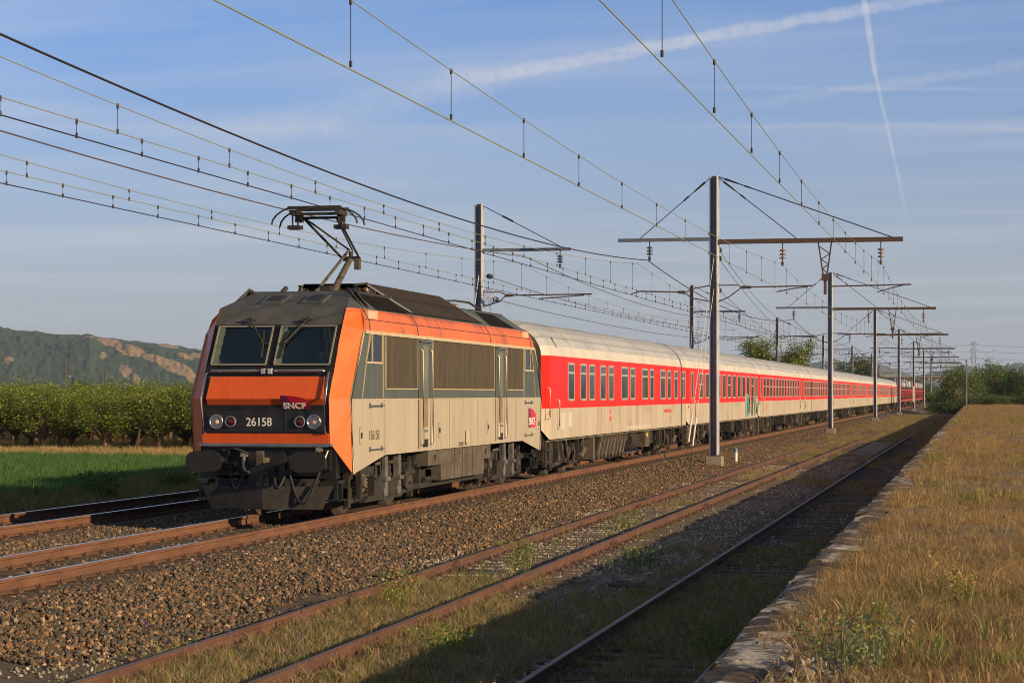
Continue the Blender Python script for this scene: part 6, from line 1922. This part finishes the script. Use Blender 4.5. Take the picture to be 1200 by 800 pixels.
DRY = source_collection('dry_tuft', [tuft_mesh(400+i, 34, (0.10, 0.075, 0.12, 0.09, 0.06, 0.10, 0.14)[i], 0.12, 0.0045, ['dry_a', 'dry_b', 'dry_c', 'grass_b'], [0.46, 0.36, 0.12, 0.06], 0.95) for i in range(7)])
ys = [(6.5, 16, 130), (16, 30, 75), (30, 55, 34)]
P = [strip_points(r, -1.13, 2.2, [(6.5, 16, 150), (16, 30, 85)]), strip_points(r, -1.16, 4.0, [(30, 60, 34)]), strip_points(r, -1.18, 7.0, [(60, 120, 11)]), strip_points(r, -1.2, 12.0, [(120, 262, 3.6)])]
P = np.concatenate(P)
dens_ = fbm(P[:, 0]*0.8+9, P[:, 1]*0.5, 500, 3)
P_keep = (r.uniform(size=len(P)) < 0.66+0.9*dens_) & ((P[:, 0] > -1.0) | (r.uniform(size=len(P)) < 0.75)) & ((P[:, 0] > -0.55) | (P[:, 1] > 11.6) | (r.uniform(size=len(P)) < 0.25))
P = P[P_keep]
far = np.clip((P[:, 1]-25)/90, 0, 1.2)
s_ = r.uniform(0.65, 1.25, len(P))*(1+0.35*fbm(P[:, 0]*1.3, P[:, 1]*0.7, 510, 2))*(1+far*0.9)
s_ = np.where(P[:, 0] < -0.95, s_*0.8, s_)*0.78
scatter('dry_grass', DRY, 7, np.column_stack([P, np.full(len(P), ZP-0.01)]), np.column_stack([r.normal(0, 0.12, (len(P), 2)), r.uniform(0, 6.28, len(P))]), s_, 'dry golden brown grass covering the abandoned platform', 'grass', r)

STK = source_collection('dry_stalk', [tuft_mesh(440+i, 5, 0.30, 0.06, 0.004, ['dry_c', 'dry_a', 'dry_b'], [0.5, 0.3, 0.2], 0.35, 0.5, 1) for i in range(4)])
P = np.concatenate([strip_points(r, -0.8, 2.2, [(9, 30, 2.2)]), strip_points(r, -0.9, 5, [(30, 110, 0.8)])])
scatter('dry_stalks', STK, 4, np.column_stack([P, np.full(len(P), ZP-0.01)]), np.column_stack([r.normal(0, 0.2, (len(P), 2)), r.uniform(0, 6.28, len(P))]), r.uniform(0.5, 1.1, len(P)), 'taller bleached stalks scattered through the platform grass', 'grass', r)
GRN = source_collection('green_tuft', [tuft_mesh(430+i, 22, 0.16, 0.08, 0.007, ['grass_a', 'grass_b', 'dry_a'], [0.5, 0.25, 0.25], 0.4) for i in range(4)])
P = np.concatenate([strip_points(r, -0.95, 2.2, [(7, 30, 9)]), strip_points(r, -1.0, 8, [(30, 120, 2.0)])])
P = P[fbm(P[:, 0]*0.6+3, P[:, 1]*0.25, 520, 3) > 0.42]
scatter('green_grass', GRN, 4, np.column_stack([P, np.full(len(P), ZP-0.01)]), np.column_stack([r.normal(0, 0.1, (len(P), 2)), r.uniform(0, 6.28, len(P))]), r.uniform(0.6, 1.3, len(P))*(1+np.clip((P[:, 1]-25)/90, 0, 1)), 'greener patches in the dry grass of the platform', 'grass', r)

# sidings: short dry and green grass in patches, thickest near the camera
MIX = source_collection('weed_tuft', [tuft_mesh(460+i, 24, 0.15, 0.10, 0.007, ['dry_b', 'grass_a', 'weed_dry', 'grass_b'], [0.28, 0.12, 0.50, 0.10], 0.6) for i in range(6)])
P = np.concatenate([strip_points(r, -8.0, -1.55, [(15, 30, 62), (30, 45, 30), (45, 80, 12)]), strip_points(r, -9.0, -1.5, [(80, 150, 7), (150, 262, 5)])])
n1 = fbm(P[:, 0]*0.55+20, P[:, 1]*0.22, 540, 3)
nearw = np.interp(P[:, 1], [15, 26, 31, 45, 80, 120, 160], [0.92, 0.78, 0.30, 0.12, 0.12, 0.55, 0.95])
side_ = np.where((P[:, 0] < -7.75) & (P[:, 1] < 80), -0.9, np.where(P[:, 0] < -7.4, -0.15, 0.0))
P = P[(n1*1.1+nearw*1.1-0.58+side_+r.normal(0, 0.12, len(P))) > 0]
onrail = np.zeros(len(P), bool)
for xr in (AX-0.753, AX+0.753, CX-0.753, CX+0.753): onrail |= np.abs(P[:, 0]-xr) < 0.06
P = P[~onrail]
scatter('siding_grass', MIX, 6, np.column_stack([P, np.full(len(P), -0.54)]), np.column_stack([r.normal(0, 0.1, (len(P), 2)), r.uniform(0, 6.28, len(P))]), r.uniform(0.5, 1.2, len(P))*(1+np.clip((P[:, 1]-60)/120, 0, 0.9)), 'short dry and green grass creeping over the disused sidings', 'grass', r)
FLW = source_collection('flower_stem', [tuft_mesh(490+i, 4, 0.34, 0.05, 0.006, ['grass_a', 'grass_b', 'flower_violet'], [0.7, 0.3, 0.0], 0.18, 0.6, 2) for i in range(3)])
P = np.concatenate([strip_points(r, -8.3, -6.0, [(18, 45, 2.6)]), strip_points(r, -6.0, -2, [(18, 40, 0.5)])])
P = P[fbm(P[:, 0]*0.5, P[:, 1]*0.3, 560, 2) > -0.1]
scatter('violet_flowers', FLW, 3, np.column_stack([P, np.full(len(P), -0.54)]), np.column_stack([r.normal(0, 0.08, (len(P), 2)), r.uniform(0, 6.28, len(P))]), r.uniform(0.6, 1.2, len(P)), 'thin stems with small violet flowers along the siding rails', 'wild flowers', r)

# the green field and the weedy verge beyond the tracks
WH = source_collection('wheat_tuft', [tuft_mesh(600+i, 26, 0.34, 0.16, 0.014, ['wheat_a', 'wheat_b'], [0.6, 0.4], 0.22) for i in range(4)])
P = strip_points(r, -48, -24.6, [(40, 88, 15)])
P = P[(-P[:, 0] < P[:, 1]*0.46+6) & (P[:, 1] < 85.0+0.25*(-P[:, 0]-34)+r.normal(0, 0.25, len(P)))]
scatter('wheat', WH, 4, np.column_stack([P, np.full(len(P), -0.66)]), np.column_stack([r.normal(0, 0.08, (len(P), 2)), r.uniform(0, 6.28, len(P))]), r.uniform(0.75, 1.15, len(P)), 'bright green young wheat in the field beyond the tracks', 'crop', r)
VG = source_collection('verge_tuft', [tuft_mesh(630+i, 26, 0.30, 0.2, 0.012, ['dry_b', 'grass_a', 'dry_a', 'leaf_dark_b'], [0.34, 0.3, 0.16, 0.2], 0.45) for i in range(5)])
P = strip_points(r, -25, -18.6, [(30, 90, 16), (90, 200, 4)])
P = P[fbm(P[:, 0]*0.5, P[:, 1]*0.25, 580, 3) > -0.28]
scatter('verge_weeds', VG, 5, np.column_stack([P, np.full(len(P), -0.58)]), np.column_stack([r.normal(0, 0.1, (len(P), 2)), r.uniform(0, 6.28, len(P))]), r.uniform(0.5, 1.3, len(P)), 'dry and green weeds on the bank between the far track and the field', 'weeds', r)
ST = source_collection('straw_tuft', [tuft_mesh(650+i, 24, 0.26, 0.22, 0.014, ['dry_c', 'dry_a', 'grass_b'], [0.4, 0.4, 0.2], 0.5) for i in range(4)])
P = strip_points(r, -62, -25, [(82, 112, 6.5), (112, 175, 2)])
P = P[(P[:, 1] > 85.2+0.25*(-P[:, 0]-34)) & (-P[:, 0] < P[:, 1]*0.40+8)]
scatter('orchard_grass', ST, 4, np.column_stack([P, np.full(len(P), -0.64)]), np.column_stack([r.normal(0, 0.1, (len(P), 2)), r.uniform(0, 6.28, len(P))]), r.uniform(0.6, 1.3, len(P)), 'straw coloured grass under the orchard trees', 'grass', r)


# single plants one can point to
def sprig(name, label, loc, seed, n, h, spread, mats, probs, lean=0.25, wd=0.012, leafy=0, leaf_mats=None, lsize=0.05):
    t = thing(name, label, 'plant', loc)
    me = tuft_mesh(seed, n, h, spread, wd, mats, probs, lean)
    o_ = bpy.data.objects.new('stem', me); C.objects.link(o_); o_.parent = t
    if leafy:
        r2 = np.random.default_rng(seed+1)
        aa = r2.uniform(0, 6.28, leafy); tt = r2.uniform(0.2, 1.0, leafy); rr = spread*1.3*np.sqrt(r2.uniform(size=leafy))*(0.5+tt)
        pts = np.column_stack([rr*np.cos(aa), rr*np.sin(aa), tt*h])
        lm2 = leaves_mesh('leaves', pts, None, lsize, leaf_mats, r2.integers(0, len(leaf_mats), leafy), 0.4, seed)
        o2 = bpy.data.objects.new('leaves', lm2); C.objects.link(o2); o2.parent = t
    return t


sprig('broom_plant', 'yellow flowering weed standing alone in the dry platform grass', (-0.10, 14.4, ZP), 700, 9, 0.24, 0.08, ['grass_b', 'flower_yellow'], [0.7, 0.3], 0.3, 0.006, 160, ['flower_yellow', 'grass_b', 'grass_a'], 0.025)
sprig('euphorbia_plant', 'blue green leafy clump at the bottom of the platform grass', (-0.62, 10.75, ZP), 710, 46, 0.30, 0.18, ['blue_green', 'grass_a'], [0.8, 0.2], 0.22, 0.006, 600, ['blue_green', 'blue_green', 'grass_b'], 0.03)
sprig('small_green_weed', 'tiny bright green weed in the middle of the platform grass', (-0.55, 13.0, ZP), 715, 6, 0.14, 0.03, ['grass_b'], [1.0], 0.2, 0.006, 60, ['grass_b', 'leaf_peach_a'], 0.03)
sprig('tall_green_weed', 'upright yellow green weed between the siding rails, nearest the camera', (-7.0, 25.6, -0.54), 720, 20, 0.50, 0.16, ['grass_b', 'grass_a'], [0.7, 0.3], 0.22, 0.010, 420, ['grass_b', 'grass_a', 'grass_b', 'grass_a', 'grass_b', 'flower_yellow'], 0.04)
sprig('tall_green_weed', 'upright green weed against the near siding rail, second along the track', (-6.6, 31.0, -0.54), 730, 22, 0.52, 0.18, ['grass_b', 'grass_a'], [0.5, 0.5], 0.25, 0.010, 420, ['grass_b', 'grass_a'], 0.05)
sprig('tall_green_weed', 'green weed between the siding rails beyond the first two clumps', (-6.7, 41.5, -0.54), 740, 20, 0.42, 0.25, ['grass_b', 'grass_a'], [0.5, 0.5], 0.3, 0.010, 320, ['grass_b', 'grass_a'], 0.05)
sprig('dark_green_weed', 'dark green clump in the shade between the two sidings', (-5.0, 32.5, -0.54), 750, 26, 0.34, 0.28, ['grass_a'], [1.0], 0.35, 0.010, 420, ['grass_a', 'leaf_mid_a'], 0.05)
sprig('dark_green_weed', 'bushy weed in the platform shade close to the near rail end', (-2.6, 21.8, -0.54), 755, 26, 0.34, 0.24, ['grass_a', 'grass_b'], [0.7, 0.3], 0.3, 0.010, 420, ['grass_a', 'leaf_mid_a'], 0.05)
sprig('dark_green_weed', 'leafy weed in the shade at the bottom of the photo beside the siding', (-5.3, 21.2, -0.54), 757, 22, 0.32, 0.2, ['grass_a', 'grass_b'], [0.6, 0.4], 0.3, 0.010, 300, ['grass_a', 'grass_b'], 0.05)
sprig('grass_stalks', 'sunlit straw seed heads standing out of the shade at the bottom edge', (-3.2, 13.65, -0.54), 760, 12, 0.80, 0.10, ['dry_c', 'dry_a'], [0.7, 0.3], 0.10, 0.012, 90, ['dry_c', 'dry_a'], 0.03)
for (x_, y_, sd, lab) in ((-21.5, 50.5, 770, 'ragged green shrub on the dark bank beside the far track, at the left'), (-21.8, 56.5, 775, 'low green shrub on the dark bank, left of the locomotive buffer'), (-21.3, 61.0, 780, 'small shrub on the dark bank behind the locomotive buffer')):
    sprig('bank_shrub', lab, (x_, y_, -0.55), sd, 26, 0.75 if sd == 770 else 0.5, 0.35, ['leaf_dark_b', 'grass_a'], [0.5, 0.5], 0.4, 0.016, 900, ['leaf_dark_b', 'grass_a', 'leaf_mid_a'], 0.10)
o = MB()
rr_ = random.Random(4)
pts = [(-4.9+0.9*k/10+rr_.uniform(-0.04, 0.04), 29.0-0.25*k/10+rr_.uniform(-0.03, 0.03), -0.47+rr_.uniform(-0.01, 0.03)) for k in range(11)]
o.tube(pts, [0.03+0.03*math.sin(k*0.6) for k in range(11)], 6); o.tube([(-4.6, 28.95, -0.47), (-4.5, 28.7, -0.43), (-4.2, 28.6, -0.45)], 0.02, 5)
tag(o.build('broken_branch', 'sleeper_old'), 'grey broken piece of wood lying in the shade between the sidings', 'branch')
for i, (x_, y_, s_, lab) in enumerate(((-0.83, 10.55, 0.09, 'pale stone at the corner of the coping, right of the platform edge'), (-1.18, 11.9, 0.035, 'tiny pale stone lying on the coping of the platform edge'))):
    o = bpy.data.objects.new('stone', stone_mesh(90+i, 'pebble')); C.objects.link(o); o.location = (x_, y_, ZP+s_*0.3); o.scale = (s_*1.5, s_*1.2, s_); tag(o, lab, 'stone')
P = strip_points(r, -1.0, -0.45, [(9.6, 11.6, 120)])
scatter('rubble', PEB, 4, np.column_stack([P, np.full(len(P), ZP+0.01)]), r.uniform(0, 6.28, (len(P), 3)), r.uniform(0.015, 0.06, len(P)), 'small rubble behind the coping at the bottom of the photo', 'rubble', r)

# ------------------------------------------------------------------ the air
HAZE = 0.00007
if HAZE > 0:
    hz = MB().box(-4000, 4000, -300, 9000, -1.9, 330).build('haze', 'rubber'); hz['kind'] = 'stuff'
    m = bpy.data.materials.new('haze'); m.use_nodes = True; t = NT(m.node_tree); t.n.clear()
    pv = t.new('ShaderNodeVolumePrincipled'); pv.inputs['Color'].default_value = (0.56, 0.74, 1.0, 1); pv.inputs['Density'].default_value = HAZE; pv.inputs['Anisotropy'].default_value = 0.0
    ou = t.new('ShaderNodeOutputMaterial'); t.link(pv.outputs[0], ou.inputs['Volume'])
    hz.data.materials.clear(); hz.data.materials.append(m)
